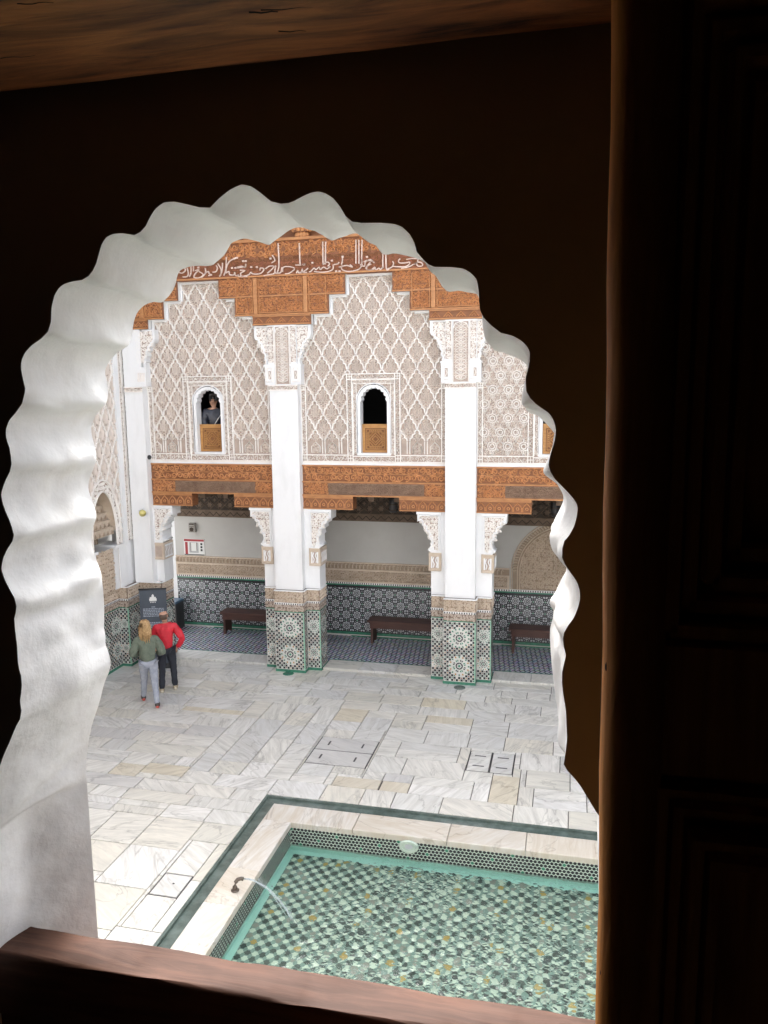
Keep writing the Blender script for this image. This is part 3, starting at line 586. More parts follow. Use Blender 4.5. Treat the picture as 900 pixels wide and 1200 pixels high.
INS = [[0.038,[(-8.647,9.19),(-8.564,9.168),(-8.478,9.22),(-8.495,9.276),(-8.536,9.296)]],[0.038,[(-8.548,9.084),(-8.443,9.089),(-8.408,9.161),(-8.433,9.273)]],[0.038,[(-8.335,9.36),(-8.345,9.158),(-8.391,9.086)]],[0.038,[(-8.273,9.358),(-8.281,9.192)]],[0.038,[(-8.239,9.209),(-8.145,9.223),(-8.231,9.153),(-8.278,9.063),(-8.154,9.049),(-8.047,9.109),(-8.147,9.186)]],[0.038,[(-7.993,9.253),(-7.994,9.143),(-8.092,9.046)]],[0.038,[(-8.004,9.143),(-7.92,9.176),(-7.902,9.121),(-7.842,9.1),(-7.925,9.085)]],[0.038,[(-7.819,9.154),(-7.736,9.168),(-7.702,9.24),(-7.73,9.296)]],[0.038,[(-7.687,9.331),(-7.612,9.199),(-7.638,9.073)]],[0.038,[(-7.574,9.344),(-7.592,9.18),(-7.659,9.055)]],[0.038,[(-7.477,9.466),(-7.499,9.213),(-7.556,9.069)]],[0.06,[(-7.196,9.438),(-7.256,9.434),(-7.308,9.413)]],[0.038,[(-7.308,9.413),(-7.4,9.372),(-7.476,9.266),(-7.513,9.122)]],[0.038,[(-7.513,9.122),(-7.43,9.155),(-7.413,9.081),(-7.312,9.077),(-7.3,9.131),(-7.272,9.057),(-7.191,9.072)]],[0.038,[(-7.224,9.237),(-7.123,9.25),(-7.043,9.228),(-7.02,9.3)]],[0.038,[(-7.166,9.17),(-7.046,9.156),(-7.149,9.106),(-7.132,9.033),(-6.991,9.027)]],[0.06,[(-8.18,9.271),(-8.126,9.274)]],[0.06,[(-7.372,9.225),(-7.32,9.228)]],[0.06,[(-7.292,9.221),(-7.239,9.225)]],[0.06,[(-7.104,9.358),(-7.052,9.361)]],[0.06,[(-7.044,9.355),(-6.992,9.358)]],[0.038,[(-7.231,9.073),(-7.192,9.035),(-7.03,9.046),(-6.929,9.078)]],[0.038,[(-7.225,9.218),(-7.103,9.231),(-7.043,9.228),(-7.031,9.282)]],[0.038,[(-6.939,9.079),(-6.907,9.114),(-6.869,9.076),(-6.729,9.07),(-6.648,9.102),(-6.606,9.173),(-6.684,9.194),(-6.696,9.141)]],[0.038,[(-6.611,9.028),(-6.511,9.042),(-6.392,9.055),(-6.351,9.089)]],[0.038,[(-6.566,9.171),(-6.485,9.221),(-6.366,9.216),(-6.428,9.147),(-6.529,9.079)]],[0.038,[(-6.398,9.45),(-6.342,9.34),(-6.423,9.29)]],[0.045,[(-6.258,9.693),(-6.251,9.425),(-6.259,9.193),(-6.302,9.069)]],[0.038,[(-6.326,9.232),(-6.351,9.089),(-6.292,9.069),(-6.213,9.083),(-6.19,9.19)]],[0.038,[(-6.174,9.081),(-6.151,9.188),(-5.994,9.19),(-5.897,9.141),(-6.017,9.057),(-6.116,9.043)]],[0.045,[(-5.775,9.668),(-5.769,9.206)]],[0.038,[(-5.876,9.22),(-5.74,9.214)]],[0.038,[(-5.861,9.05),(-5.821,9.102),(-5.803,9.047),(-5.744,9.063),(-5.722,9.133),(-5.705,9.061),(-5.608,9.057)]],[0.06,[(-6.919,9.223),(-6.867,9.226)]],[0.06,[(-6.789,9.217),(-6.737,9.22)]],[0.06,[(-6.465,9.382),(-6.414,9.385)]],[0.06,[(-5.706,9.221),(-5.656,9.224)]],[0.038,[(-5.783,9.064),(-5.685,9.078),(-5.586,9.145)]],[0.038,[(-5.569,9.064),(-5.53,9.071),(-5.451,9.139),(-5.414,9.101),(-5.336,9.151),(-5.318,9.097),(-5.24,9.147),(-5.164,9.108),(-5.086,9.157)]],[0.045,[(-5.246,9.675),(-5.248,9.2)]],[0.045,[(-5.179,9.672),(-5.2,9.198)]],[0.038,[(-5.258,9.201),(-5.161,9.249),(-5.104,9.211),(-5.144,9.16)]],[0.038,[(-5.453,9.068),(-5.3,9.043),(-5.127,9.053),(-5.03,9.102),(-5.028,9.19)]],[0.038,[(-5.009,9.189),(-4.914,9.202),(-4.894,9.237)]],[0.038,[(-4.813,9.329),(-4.818,9.251),(-4.839,9.181)]],[0.038,[(-4.897,9.131),(-4.725,9.159),(-4.594,9.117),(-4.65,9.173)]],[0.038,[(-4.82,9.163),(-4.84,9.093),(-4.728,9.036),(-4.577,9.038),(-4.444,9.076),(-4.387,9.161),(-4.394,9.266)]],[0.042,[(-4.509,9.671),(-4.518,9.184)]],[0.042,[(-4.444,9.668),(-4.452,9.181)]],[0.042,[(-4.375,9.664),(-4.396,9.161)]],[0.038,[(-4.424,9.162),(-4.331,9.123),(-4.311,9.209),(-4.198,9.256),(-4.125,9.183)]],[0.038,[(-4.199,9.204),(-4.294,9.104),(-4.276,9.051),(-4.164,9.046),(-4.089,9.077)]],[0.06,[(-5.697,9.221),(-5.646,9.224)]],[0.06,[(-5.512,9.248),(-5.462,9.251)]],[0.06,[(-5.07,9.271),(-5.021,9.274)]],[0.06,[(-4.832,9.342),(-4.782,9.345)]],[0.06,[(-4.98,9.047),(-4.931,9.05)]],[0.06,[(-4.904,9.043),(-4.855,9.046)]],[0.06,[(-4.296,9.313),(-4.248,9.316)]],[0.038,[(-4.348,9.211),(-4.273,9.242),(-4.162,9.22),(-4.107,9.182)]],[0.038,[(-4.181,9.168),(-4.275,9.12),(-4.276,9.051),(-4.183,9.046),(-4.108,9.095),(-4.08,9.042),(-4.015,9.074),(-3.988,9.038),(-3.932,9.087)]],[0.045,[(-3.925,9.658),(-3.932,9.07)]],[0.045,[(-3.861,9.637),(-3.858,9.067),(-3.793,9.046)]],[0.038,[(-3.83,9.048),(-3.738,9.079),(-3.7,9.146),(-3.718,9.199)]],[0.038,[(-3.719,9.095),(-3.609,9.081),(-3.463,9.075),(-3.371,9.114),(-3.353,9.165),(-3.444,9.152),(-3.572,9.158),(-3.59,9.21),(-3.553,9.243)]],[0.038,[(-3.425,9.22),(-3.316,9.232),(-3.189,9.226)]],[0.038,[(-3.536,9.044),(-3.39,9.063),(-3.28,9.11),(-3.189,9.157),(-3.171,9.276)]],[0.038,[(-3.262,9.109),(-3.171,9.156),(-3.099,9.136),(-3.081,9.083),(-3.171,9.07),(-3.207,9.123)]]]
g = G(); fi = FY(16.76)
for wd, pts in INS:
    q = []
    for i in range(len(pts)-1):     # smooth the pen strokes
        p0 = pts[max(i-1, 0)]; p1 = pts[i]; p2 = pts[i+1]; p3 = pts[min(i+2, len(pts)-1)]
        n = 3 if len(pts) > 2 else 1
        for k in range(n):
            t = k/n; q.append(tuple(.5*(2*p1[a]+(p2[a]-p0[a])*t+(2*p0[a]-5*p1[a]+4*p2[a]-p3[a])*t*t+(3*p1[a]-p0[a]-3*p2[a]+p3[a])*t**3) for a in (0, 1)))
    q.append(pts[-1]); g.strip(fi, q, max(.025, wd*.74), .02, .045, 0, flat=True)
g.build('carved_inscription', ['script'], frieze)
g = G(); g.box(-10.26, 9.7, 16.705, 16.99, 9.741, 9.80, 0); g.build('frieze_cornice', ['cedar_t'], hall)
for i in range(12):
    x = -9.33+i*1.2
    if x > 4: break
    g = G()
    for k, (r, z0, z1) in enumerate(((.12, 9.80, 9.90), (.19, 9.90, 10.02), (.27, 10.02, 10.2), (.36, 10.2, 10.4))):
        n = 5+k
        g.box(x-r*.8, x+r*.8, 16.80-r*.6, 16.97, z0, z1, 0)
        for j in range(n): a = pi+pi*(j+.5)/n; g.sphere((x+r*math.cos(a), 16.82+r*.7*math.sin(a), (z0+z1)/2), .055, 6, 1, (1, 1, 1.1))
    g.build('muqarnas_bracket', ['cedar', 'cedar_l'], hall)
g = G(); g.box(-10.26, 9.7, 16.92, 22, 9.80, 10.4, 0); g.build('parapet_wall', ['cedar'], hall)
g = G(); g.box(-10.3, 9.7, 15.9, 22.2, 10.4, 10.5, 0)
for i in range(100): x = -10.2+i*.2; g.tube([(x, 15.85, 10.56), (x, 19, 11.4)], .085, 6, 1)
g.build('tiled_eave', ['cedar', 't_green'], hall)

# --- piers
def dado_faces(g, fr, u0, u1, stars, r=.245, zb=.06):
    """one face of a tiled pier foot in layers: green base, mosaic, sgraffito, merlons, carved plaster, ledge"""
    def hole(u, v): return any(math.hypot(u-a, v-b_) < r*.97 for a, b_ in stars)
    g.rect(fr, u0, u1, zb, 1.44, .0, 0); tiles(g, fr, u0+.012, u1-.012, zb+.012, 1.43, hole=hole)
    for k, (a, b_) in enumerate(stars): big_star(g, fr, a, b_, r, warm=(k % 2 == 0))
    g.rect(fr, u0, u1, 1.44, 1.465, .004, 2); g.rect(fr, u0, u1, 1.465, 1.62, .002, 5)
    scroll(g, fr, u0, u1, 1.47, 1.615, .07, .017, .003, .006, 6, seg=5)
    g.rect(fr, u0, u1, 1.62, 1.675, .002, 7); n = max(1, round((u1-u0)/.056)); s_ = (u1-u0)/n
    for i in range(n): g.rect(fr, u0+(i+.25)*s_, u0+(i+.78)*s_, 1.625, 1.66, .005, 1)
    g.rect(fr, u0, u1, 1.675, 1.95, .006, 9); scroll(g, fr, u0+.01, u1-.01, 1.69, 1.94, .085, .026, .006, .022, 8)
    g.fbox(fr, u0, u1, 1.945, 1.972, 0, .028, 7)
DM = ['t_white', 't_black', 't_green', 't_ochre', 't_red', 'brown_fr', 'brown_l', 'white', 'ochre_st', 'ochre_gr', 't_jade']
CORB = [(.47, 2.93), (.68, 2.93), (.735, 2.99), (.69, 3.07), (.665, 3.17), (.70, 3.24), (.745, 3.25), (.72, 3.33), (.75, 3.40), (.80, 3.40), (.79, 3.48), (.84, 3.54), (.885, 3.53), (.885, 3.61), (.93, 3.65), (.985, 3.62), (.985, 3.835), (.47, 3.835)]
UPB = [(.335, 7.11), (.395, 7.11), (.385, 7.2), (.43, 7.24), (.405, 7.31), (.45, 7.37), (.44, 7.44), (.49, 7.49), (.495, 7.56), (.55, 7.58), (.575, 7.65), (.63, 7.66), (.66, 7.72), (.66, 7.96), (.335, 7.96)]
def pier(xc):
    p = sub('pier', hall, (xc, 16.76, 0)); far = xc > 3
    g = G(); g.box(xc-.33, xc+.33, YS, 17.0, 1.97, 6.535, 0)
    for s_ in (-1, 1): a, b_ = sorted((xc+s_*.3295, xc+s_*.68)); g.box(a, b_, 16.975, 17.42, 1.97, 3.9, 0); a, b_ = sorted((xc+s_*.33, xc+s_*.335)); g.box(a, b_, 16.93, 17.0, 3.9, 6.53, 0)
    g.build('white_shaft', ['white'], p)
    # upper capital zone
    g = G(); f = FY(YS); g.fbox(f, xc-.33, xc+.33, 6.66, 7.968, -.24, -.01, 3); border(g, f, xc-.335, xc+.335, 6.54, 6.66, 0, 2, s=.1); g.fbox(f, xc-.33, xc+.33, 6.535, 6.66, -.24, 0, 3)
    for s_ in (-1, 1): a, b_ = sorted((xc+s_*.335, xc+s_*.46)); border(g, FY(YW), a, b_, 6.54, 6.66, 0, 2)
    g.rect(f, xc-.155, xc+.155, 6.68, 7.93, -.004, 2)
    for u in (xc-.165, xc+.165): g.strip(f, [(u, 6.67), (u, 7.78)], .022, -.01, .022, 0, flat=True)
    g.strip(f, [(xc-.165, 7.78), (xc-.12, 7.88), (xc, 7.93), (xc+.12, 7.88), (xc+.165, 7.78)], .022, -.01, .022, 0, flat=True)
    if not far:
        for sg in (-1, 1):
            g.strip(f, [(xc+sg*.115*math.sin(2*pi*i/12), 6.72+i*.0185) for i in range(65)], .024, -.006, .02, 0)
            g.strip(f, [(xc+sg*.065*math.sin(2*pi*i/12+.4), 6.72+i*.0185) for i in range(65)], .018, -.006, .014, 1)
        for k in range(11): g.ring(f, xc, 6.775+k*.111, .016, .036, -.006, .018, 6, 0)
        for k in range(10):
            for sg in (-1, 1): g.strip(f, [(xc+sg*.14, 6.80+k*.111), (xc+sg*.10, 6.83+k*.111), (xc+sg*.135, 6.87+k*.111)], .024, -.006, .014, 1)
    g.build('capital_panel', ST, p)
    for s_ in (-1, 1):
        g = G(); fu = FY(16.79); pl = [(xc+s_*a, z) for a, z in UPB]; g.prism(fu, pl, -.2, 0, 3); cu_ = sum(p[0] for p in pl)/len(pl); g.prism(fu, [(xc+s_*.345, 7.16), (xc+s_*.40, 7.34), (xc+s_*.47, 7.56), (xc+s_*.60, 7.74), (xc+s_*.60, 7.92), (xc+s_*.345, 7.92)], 0, .003, 2, back=False); g.rect(f, *sorted((xc+s_*.205, xc+s_*.325)), 7.16, 7.93, .012, 2)
        a, b_ = sorted((xc+s_*.20, xc+s_*.335)); g.fbox(f, a, b_, 7.11, 7.96, -.02, .01, 3)
        rim = pl[1:-2]; g.strip(fu, [(u-s_*.012, v+.012) for u, v in rim], .045, 0, .03, 3, flat=True)
        a, b_ = sorted((xc+s_*.20, xc+s_*.63)); okc = lambda u, v: (abs(u-xc)-.20) < .40 and (v > 7.12+max(0, abs(u-xc)-.36)*2.0)
        g.strip(f, [(xc+s_*.19, 7.12), (xc+s_*.19, 7.94), (xc+s_*.62, 7.94)], .022, .01, .035, 0, flat=True)
        if not far: scroll(g, FY(16.75), *sorted((xc+s_*.205, xc+s_*.325)), 7.17, 7.92, .085, .026, .0, .018, 0); scroll(g, FY(16.787), *sorted((xc+s_*.345, xc+s_*.60)), 7.2, 7.92, .085, .026, .0, .018, 0, ok=okc)
        a, b_ = sorted((xc+s_*.19, xc+s_*.42)); g.fbox(FY(16.8), a, b_, 6.665, 7.11, -.19, .055, 3); g.fbox(FY(16.8), a-.015, b_+.015, 7.07, 7.115, -.19, .075, 3)
        fk = FY(16.745); u_ = (a+b_)/2
        for q in (.085, .05): g.strip(fk, [(u_-q, 6.73), (u_+q, 6.73), (u_+q, 7.03), (u_-q, 7.03), (u_-q, 6.73)], .018, 0, .016, 0, flat=True)
        g.rect(fk, u_-.03, u_+.03, 6.79, 6.97, .002, 2); g.strip(fk, [(u_-.015, 6.8), (u_+.015, 6.87), (u_-.01, 6.95)], .02, 0, .012, 0)
        g.build('upper_bracket', ST, p)
        # lower corbel under the beam
        g = G(); fc = FY(YB); pl = [(xc+s_*a, z) for a, z in CORB]; g.prism(fc, pl, -.42, 0, 3)
        g.fbox(fc, *sorted((xc+s_*.44, xc+s_*1.0)), 3.79, 3.845, -.42, .03, 3)
        k = [(u-s_*.03, v+.03) for u, v in pl[2:-2]]; g.strip(fc, k, .035, 0, .024, 3, flat=True)
        g.strip(fc, [(xc+s_*.495, 2.95), (xc+s_*.495, 3.77), (xc+s_*.95, 3.77)], .03, 0, .024, 3, flat=True)
        okc = lambda u, v: v > 2.96+max(0, abs(u-xc)-.60)*2.15 and v < 3.76
        g.prism(fc, [(xc+s_*.52, 3.0), (xc+s_*.60, 3.0), (xc+s_*.62, 3.3), (xc+s_*.92, 3.69), (xc+s_*.92, 3.75), (xc+s_*.52, 3.75)], 0, .002, 2, back=False)
        scroll(g, fc, *sorted((xc+s_*.51, xc+s_*.94)), 2.98, 3.76, .088, .026, .002, .022, 0, ok=okc)
        for (a, z) in CORB[2:-3:3]:   # scalloped underside
            g.tube([fc(xc+s_*(a-.01), z, 0.012), fc(xc+s_*(a-.01), z, -.40)], .028, 6, 3)
        g.build('scalloped_corbel', ST, p)
        g = G(); a, b_ = sorted((xc+s_*.445, xc+s_*.725)); g.box(a, b_, 16.925, 17.4, 2.52, 2.93, 0); fk = FY(16.925)
        g.strip(fk, [(a+.02, 2.54), (b_-.02, 2.54), (b_-.02, 2.91), (a+.02, 2.91), (a+.02, 2.54)], .04, 0, .014, 0, flat=True)
        g.rect(fk, a+.055, b_-.055, 2.59, 2.85, .006, 2); g.fbox(fk, a+.055, a+.085, 2.59, 2.85, 0, .018, 1); g.fbox(fk, b_-.085, b_-.055, 2.59, 2.85, 0, .018, 1)
        u_ = (a+b_)/2
        for du in (-.035, .03): g.strip(fk, [(u_+du, 2.6), (u_+du+.02, 2.68), (u_+du-.015, 2.76), (u_+du+.01, 2.84)], .028, .004, .02, 1)
        fx = FX(b_); g.rect(fx, 16.97, 17.36, 2.59, 2.85, .004, 2)
        for j in range(5): y = 17.0+j*.08; g.strip(fx, [(y, 2.6), (y+.02, 2.7), (y-.01, 2.78), (y+.015, 2.84)], .03, .002, .014, 1)
        g.build('capital_block', ['ochre_st', 'white', 'ground'], p)
    # tiled foot
    g = G(); g.box(xc-.355, xc+.355, 16.70, 17.2, .0, 1.95, 5); g.box(xc-.67, xc+.67, 16.94, 17.44, .0, 1.95, 5)
    g.box(xc-.37, xc+.37, 16.685, 17.1, -.01, .06, 2); g.box(xc-.685, xc+.685, 16.925, 17.45, -.01, .058, 2)
    if not far:
        dado_faces(g, FY(16.698), xc-.355, xc+.355, [(xc, .43), (xc, 1.07)])
        for s_ in (-1, 1): a, b_ = sorted((xc+s_*.357, xc+s_*.67)); dado_faces(g, FY(16.938), a, b_, [((a+b_)/2, .43), ((a+b_)/2, 1.07)], .15)
        dado_faces(g, FX(xc+.357), 16.70, 16.935, []); dado_faces(g, FX(xc+.672), 16.94, 17.44, [(17.19, .43), (17.19, 1.07)], .2)
        for u, y in ((xc+.355, 16.70), (xc+.67, 16.94)):   # jade glazed corner bead
            for k in range(23): g.box(u-.022, u+.006, y-.008, y+.02, .075+k*.059, .075+k*.059+.052, 10)
    g.build('tiled_foot', DM, p)
for x in PX: pier(x)

# --- gallery behind the piers
rw = sub('gallery_rear_wall', hall, (-0.3, YR, 0)); f = FY(YR)
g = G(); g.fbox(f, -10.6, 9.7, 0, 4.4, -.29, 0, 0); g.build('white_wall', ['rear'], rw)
g = G(); X0, X1 = -10.6, 9.7
g.rect(f, X0, X1, .08, 1.44, .004, 1); g.fbox(f, X0, X1, .08, .15, 0, .014, 2); g.fbox(f, X0, X1, 1.42, 1.455, 0, .012, 2)
g.rect(f, X0, X1, 1.455, 1.51, .006, 7)
for i in range(int((X1-X0)/.06)): g.rect(f, X0+i*.06, X0+i*.06+.03, 1.46, 1.50, .009, 1)
g.build('dado_edge', DM, rw)
for a, b_ in ((X0, -1.40), (1.36, X1)):
    g = G(); g.fbox(f, a, b_, 1.51, 1.56, 0, .03, 0); g.rect(f, a, b_, 1.56, 1.86, .008, 1)
    for xa in (a, b_-.05): g.fbox(f, xa, xa+.05, 1.56, 1.86, 0, .03, 0)
    g.fbox(f, a, b_, 1.82, 1.87, 0, .035, 0); g.rect(f, a, b_, 1.87, 2.02, .01, 1); g.fbox(f, a, b_, 2.02, 2.055, 0, .035, 0)
    if a < 0:
        scroll(g, f, a, b_, 1.57, 1.81, .085, .028, .008, .026, 0)
        for i in range(int((b_-a)/.1)): u = a+i*.1; g.strip(f, [(u, 1.885), (u, 1.98), (u+.03, 2.0), (u+.05, 1.97)], .035, .01, .03, 0)
    g.build('carved_band', ['ochre_st', 'ochre_gr'], rw)
# blind arch
g = G(); cx, cz = -0.02, 1.98
g.add([f(cx, 1.52, .014)]+[f(u, v, .014) for u, v in [(cx+1.3, 1.52)]+arc(cx, cz, 1.3, 0, pi, 32)+[(cx-1.3, 1.52)]], [(0, i, i+1) for i in range(1, 35)], 1)
scroll(g, f, cx-1.2, cx+1.2, 1.56, 3.2, .10, .034, .014, .036, 0, ok=lambda u, v: math.hypot(u-cx, max(0, v-cz)) < 1.12)
for r in (1.33, 1.18, 1.12): g.strip(f, [(cx+r, 1.52)]+arc(cx, cz, r, 0, pi, 40)+[(cx-r, 1.52)], .035, .0, .045, 0, flat=True)
for i in range(56):
    a = pi*(i+.5)/56; g.strip(f, [(cx+1.21*math.cos(a), cz+1.21*math.sin(a)), (cx+1.30*math.cos(a+.02), cz+1.30*math.sin(a+.02))], .04, .014, .036, 0)
g.build('blind_arch', ['ochre_st', 'ochre_gr'], rw)
rm = small_rosette()
for j in range(4):
    for i in range(60):
        x = -10.45+i*.297
        if x > 5.2: break
        inst(rm, 'zellige_rosette', rw, (x, YR-.006, .315+j*.30))
# timber frieze and ceiling of the gallery
g = G(); g.fbox(f, -10.6, 9.7, 3.16, 3.36, 0, .06, 0); g.fbox(f, -10.6, 9.7, 3.36, 4.12, 0, .04, 1)
for i in range(40):
    for j in range(3):
        u = -10.4+i*.3; v = 3.5+j*.26
        if u > 5.2: continue
        g.disc(f, u, v, .085, .045, 12, 0, .05); g.disc(f, u+.15, v+.13, .06, .045, 8, 0, .03)
        g.strip(f, [(u-.15, v), (u, v+.13), (u+.15, v)], .028, .04, .055, 0); g.strip(f, [(u-.15, v), (u, v-.13), (u+.15, v)], .028, .04, .055, 0)
for i in range(60):
    u = -10.4+i*.2; g.strip(f, [(u, 3.2), (u+.1, 3.3), (u+.2, 3.2)], .02, .06, .07, 1)
g.build('timber_frieze', ['ceil', 'ceil_d'], rw)
g = G(); g.box(-10.6, 9.7, 17.3, YR, 4.12, 4.2, 0)
for i in range(34): x = -10.4+i*.6; g.box(x-.06, x+.06, 17.3, YR-.06, 4.0, 4.12, 1)
g.build('gallery_ceiling', ['ceil_d', 'ceil'], hall)
g = G(); g.box(-11.2, 10.4, YR+.3, YR+.6, 0, 4.2, 0); g.box(-11.2, 10.4, 22, 22.3, 0, 10.4, 0); g.build('outer_wall', ['white'], hall)
# corner pier of the gallery (next to the left wing)
cp = sub('corner_pier', hall, (-10, 16.76, 0)); xc = -10.22
g = G(); g.box(-10.2, -9.73, YS, 17.0, 1.97, 6.535, 0); g.box(-9.731, -9.54, 16.975, 17.42, 1.97, 3.9, 0); g.box(-10.9, -10.2, 16.95, 17.4, 1.97, 10.3, 0); g.build('white_shaft', ['white'], cp)
g = G(); f = FY(YS); g.fbox(f, -10.2, -9.73, 6.66, 7.968, -.24, -.01, 3); g.fbox(f, -10.2, -9.73, 6.535, 6.66, -.24, 0, 3); border(g, f, -10.2, -9.73, 6.54, 6.66, 0, 2, s=.1)
border(g, FY(YW), -9.73, -9.6, 6.54, 6.66, 0, 2)
fu = FY(16.79); pl = [(xc+.2+a, z) for a, z in UPB]; g.prism(fu, pl, -.2, 0, 3); g.strip(fu, [(u-.012, v+.012) for u, v in pl[1:-2]], .045, 0, .03, 3, flat=True)
g.prism(fu, [(-9.84, 7.2), (-9.62, 7.34), (-9.55, 7.56), (-9.42, 7.74), (-9.42, 7.92), (-9.84, 7.92)], 0, .003, 2, back=False); scroll(g, FY(16.787), -9.84, -9.42, 7.2, 7.92, .085, .026, 0, .02, 0, ok=lambda u, v: v > 7.12+max(0, u+9.7)*2.0)
g.fbox(FY(16.8), -9.86, -9.62, 6.665, 7.11, -.19, .055, 3); fk = FY(16.745)
for j in range(4): g.strip(fk, [(-9.82+j*.05, 6.78), (-9.805+j*.05, 6.98)], .026, 0, .016, 1)
g.build('upper_bracket', ST, cp)
g = G(); fc = FY(YB); pl = [(xc+a, z) for a, z in CORB]; g.prism(fc, pl, -.42, 0, 3); g.fbox(fc, xc+.44, xc+1.0, 3.79, 3.845, -.42, .03, 3)
g.strip(fc, [(u-.03, v+.03) for u, v in pl[2:-2]], .035, 0, .024, 3, flat=True); g.strip(fc, [(xc+.495, 2.95), (xc+.495, 3.77), (xc+.95, 3.77)], .03, 0, .024, 3, flat=True)
g.prism(fc, [(xc+.52, 3.0), (xc+.60, 3.0), (xc+.62, 3.3), (xc+.92, 3.69), (xc+.92, 3.75), (xc+.52, 3.75)], 0, .002, 2, back=False)
scroll(g, fc, xc+.51, xc+.94, 2.98, 3.76, .088, .026, .002, .022, 0, ok=lambda u, v: v > 2.96+max(0, u-xc-.60)*2.15 and v < 3.76)
for (a, z) in CORB[2:-3:3]: g.tube([fc(xc+a-.01, z, .012), fc(xc+a-.01, z, -.4)], .028, 6, 3)
g.build('scalloped_corbel', ST, cp)
g = G(); a, b_ = xc+.445, xc+.725; g.box(a, b_, 16.925, 17.4, 2.52, 2.93, 0); fk = FY(16.925)
g.strip(fk, [(a+.02, 2.54), (b_-.02, 2.54), (b_-.02, 2.91), (a+.02, 2.91), (a+.02, 2.54)], .04, 0, .014, 0, flat=True); g.rect(fk, a+.055, b_-.055, 2.59, 2.85, .006, 2)
fx = FX(b_); g.rect(fx, 16.97, 17.36, 2.56, 2.88, .006, 1)
for j in range(5): y = 17.0+j*.075; g.strip(fx, [(y, 2.6), (y+.02, 2.7), (y-.01, 2.78), (y+.015, 2.84)], .035, .008, .012, 2)
g.build('capital_block', ['ochre_st', 'white', 'ground'], cp)
g = G(); g.box(-11.2, -10.40, 10.5, 16.3, 0, 1.95, 5); g.box(-10.41, -10.17, 16.3, 17.4, 0, 1.948, 5); g.box(-10.18, -9.58, 16.87, 17.45, 0, 1.946, 5)
dado_faces(g, FX(-10.398), 14.6, 16.29, [(15.05, .75), (15.6, .75), (16.1, .45), (16.1, 1.05)], .21); dado_faces(g, FY(16.298), -10.40, -10.17, [(-10.28, .45), (-10.28, 1.05)], .11)
dado_faces(g, FX(-10.168), 16.30, 16.865, [(16.58, .43), (16.58, 1.07)], .2); dado_faces(g, FY(16.868), -10.165, -9.585, [(-9.87, .43), (-9.87, 1.07)]); dado_faces(g, FX(-9.578), 16.87, 17.44, [(17.15, .43), (17.15, 1.07)], .2)
for u, y in ((-10.17, 16.30), (-9.58, 16.87)):
    for k in range(23): g.box(u-.022, u+.006, y-.008, y+.02, .075+k*.059, .075+k*.059+.052, 10)
g.box(-11.2, -10.385, 10.5, 16.29, -.01, .06, 2); g.box(-10.4, -10.155, 16.287, 16.9, -.01, .057, 2); g.box(-10.18, -9.565, 16.855, 17.46, -.01, .055, 2)
g.build('tiled_foot', DM, cp)

# ================================================================ LEFT WING
lw = thing('side_wing', 'side wing at the left corner with lozenge stucco and a muqarnas arch above tiles', 'building', (-10.7, 14.5, 0))
XL = -10.3; f = FX(XL)
# wall with the tall arch opening
ya, ra = 15.72, .64
def archv(u): return 3.35+1.02*math.sqrt(max(0, 1-((u-ya)/.52)**2))
g = G(); us = [ya-.52+1.04*i/24 for i in range(25)]
for a, b_ in zip(us, us[1:]): g.add([f(a, archv(a), 0), f(b_, archv(b_), 0), f(b_, 10.4, 0), f(a, 10.4, 0)], [(0, 1, 2, 3)], 0); g.add([f(a, archv(a), 0), f(b_, archv(b_), 0), f(b_, archv(b_), -.5), f(a, archv(a), -.5)], [(0, 1, 2, 3)], 1)
g.rect(f, 1.0, ya-.52, 1.95, 10.4, 0, 0); g.rect(f, ya+.52, 16.95, 1.95, 10.4, 0, 0)
g.build('stucco_wall', ['ground', 'ochre_st'], lw)
g = G(); inr = lambda u, v: ((u-ya)/.66)**2+((v-3.3)/1.30)**2 < 1 or (v < 3.3 and abs(u-ya) < .7)
sebka(g, f, 12.6, 16.44, 3.1, 9.9, 14.2, 9.6, W=.37, H=.74, ok=lambda u, v: not inr(u, v))
g.build('lozenge_lattice', ['stucco', 'motif'], lw)
g = G()
g.fbox(f, 16.44, 16.60, 3.0, 10.4, 0, .06, 3); g.fbox(f, 16.60, 16.95, 3.0, 10.4, 0, .02, 3)
for a, b_ in ((16.61, 16.76), (16.79, 16.94)): border(g, FX(XL+.02), a, b_, 3.03, 10.3, 0, 2)
g.build('border_band', ST, lw)
g = G()
def ell(rx, rz, z0=3.3): return [(ya+rx*math.cos(pi*i/28), z0+rz*math.sin(pi*i/28)) for i in range(29)]
for rx, rz in ((.65, 1.28), (.50, 1.02)): g.strip(f, [(ya+rx, 3.02)]+ell(rx, rz)+[(ya-rx, 3.02)], .045, 0, .05, 0, flat=True)
scroll(g, f, ya-.65, ya+.65, 3.05, 4.62, .085, .026, .002, .03, 0, ok=lambda u, v: .53 < math.hypot((u-ya)/.62, max(0, v-3.3)/1.24) < .99 and math.hypot((u-ya)/.56, max(0, v-3.3)/1.1) > .97)
g.build('arch_band', ST, lw)
g = G()
for k in range(7):     # honeycomb vaulting
    z = 4.30-k*.17; hw_ = .50 if z < 3.35 else .50*math.sqrt(max(0, 1-((z-3.35)/1.0)**2)); dep = .06+.07*(6-k)*.6
    n = max(2, round(hw_*2/.16))
    for i in range(n):
        u = ya-hw_+(i+.5)*2*hw_/n
        g.box(XL-.55, XL-.5+.08*k*.9, u-hw_/n*.94, u+hw_/n*.94, z-.02, z+.155, 0)
        g.disc(FX(XL-.5+.08*k*.9), u, z+.045, .055, .002, 10, 1)
        g.tube([(XL-.5+.08*k*.9, u-hw_/n*.8, z), (XL-.5+.08*k*.9, u, z+.12), (XL-.5+.08*k*.9, u+hw_/n*.8, z)], .014, 5, 0)
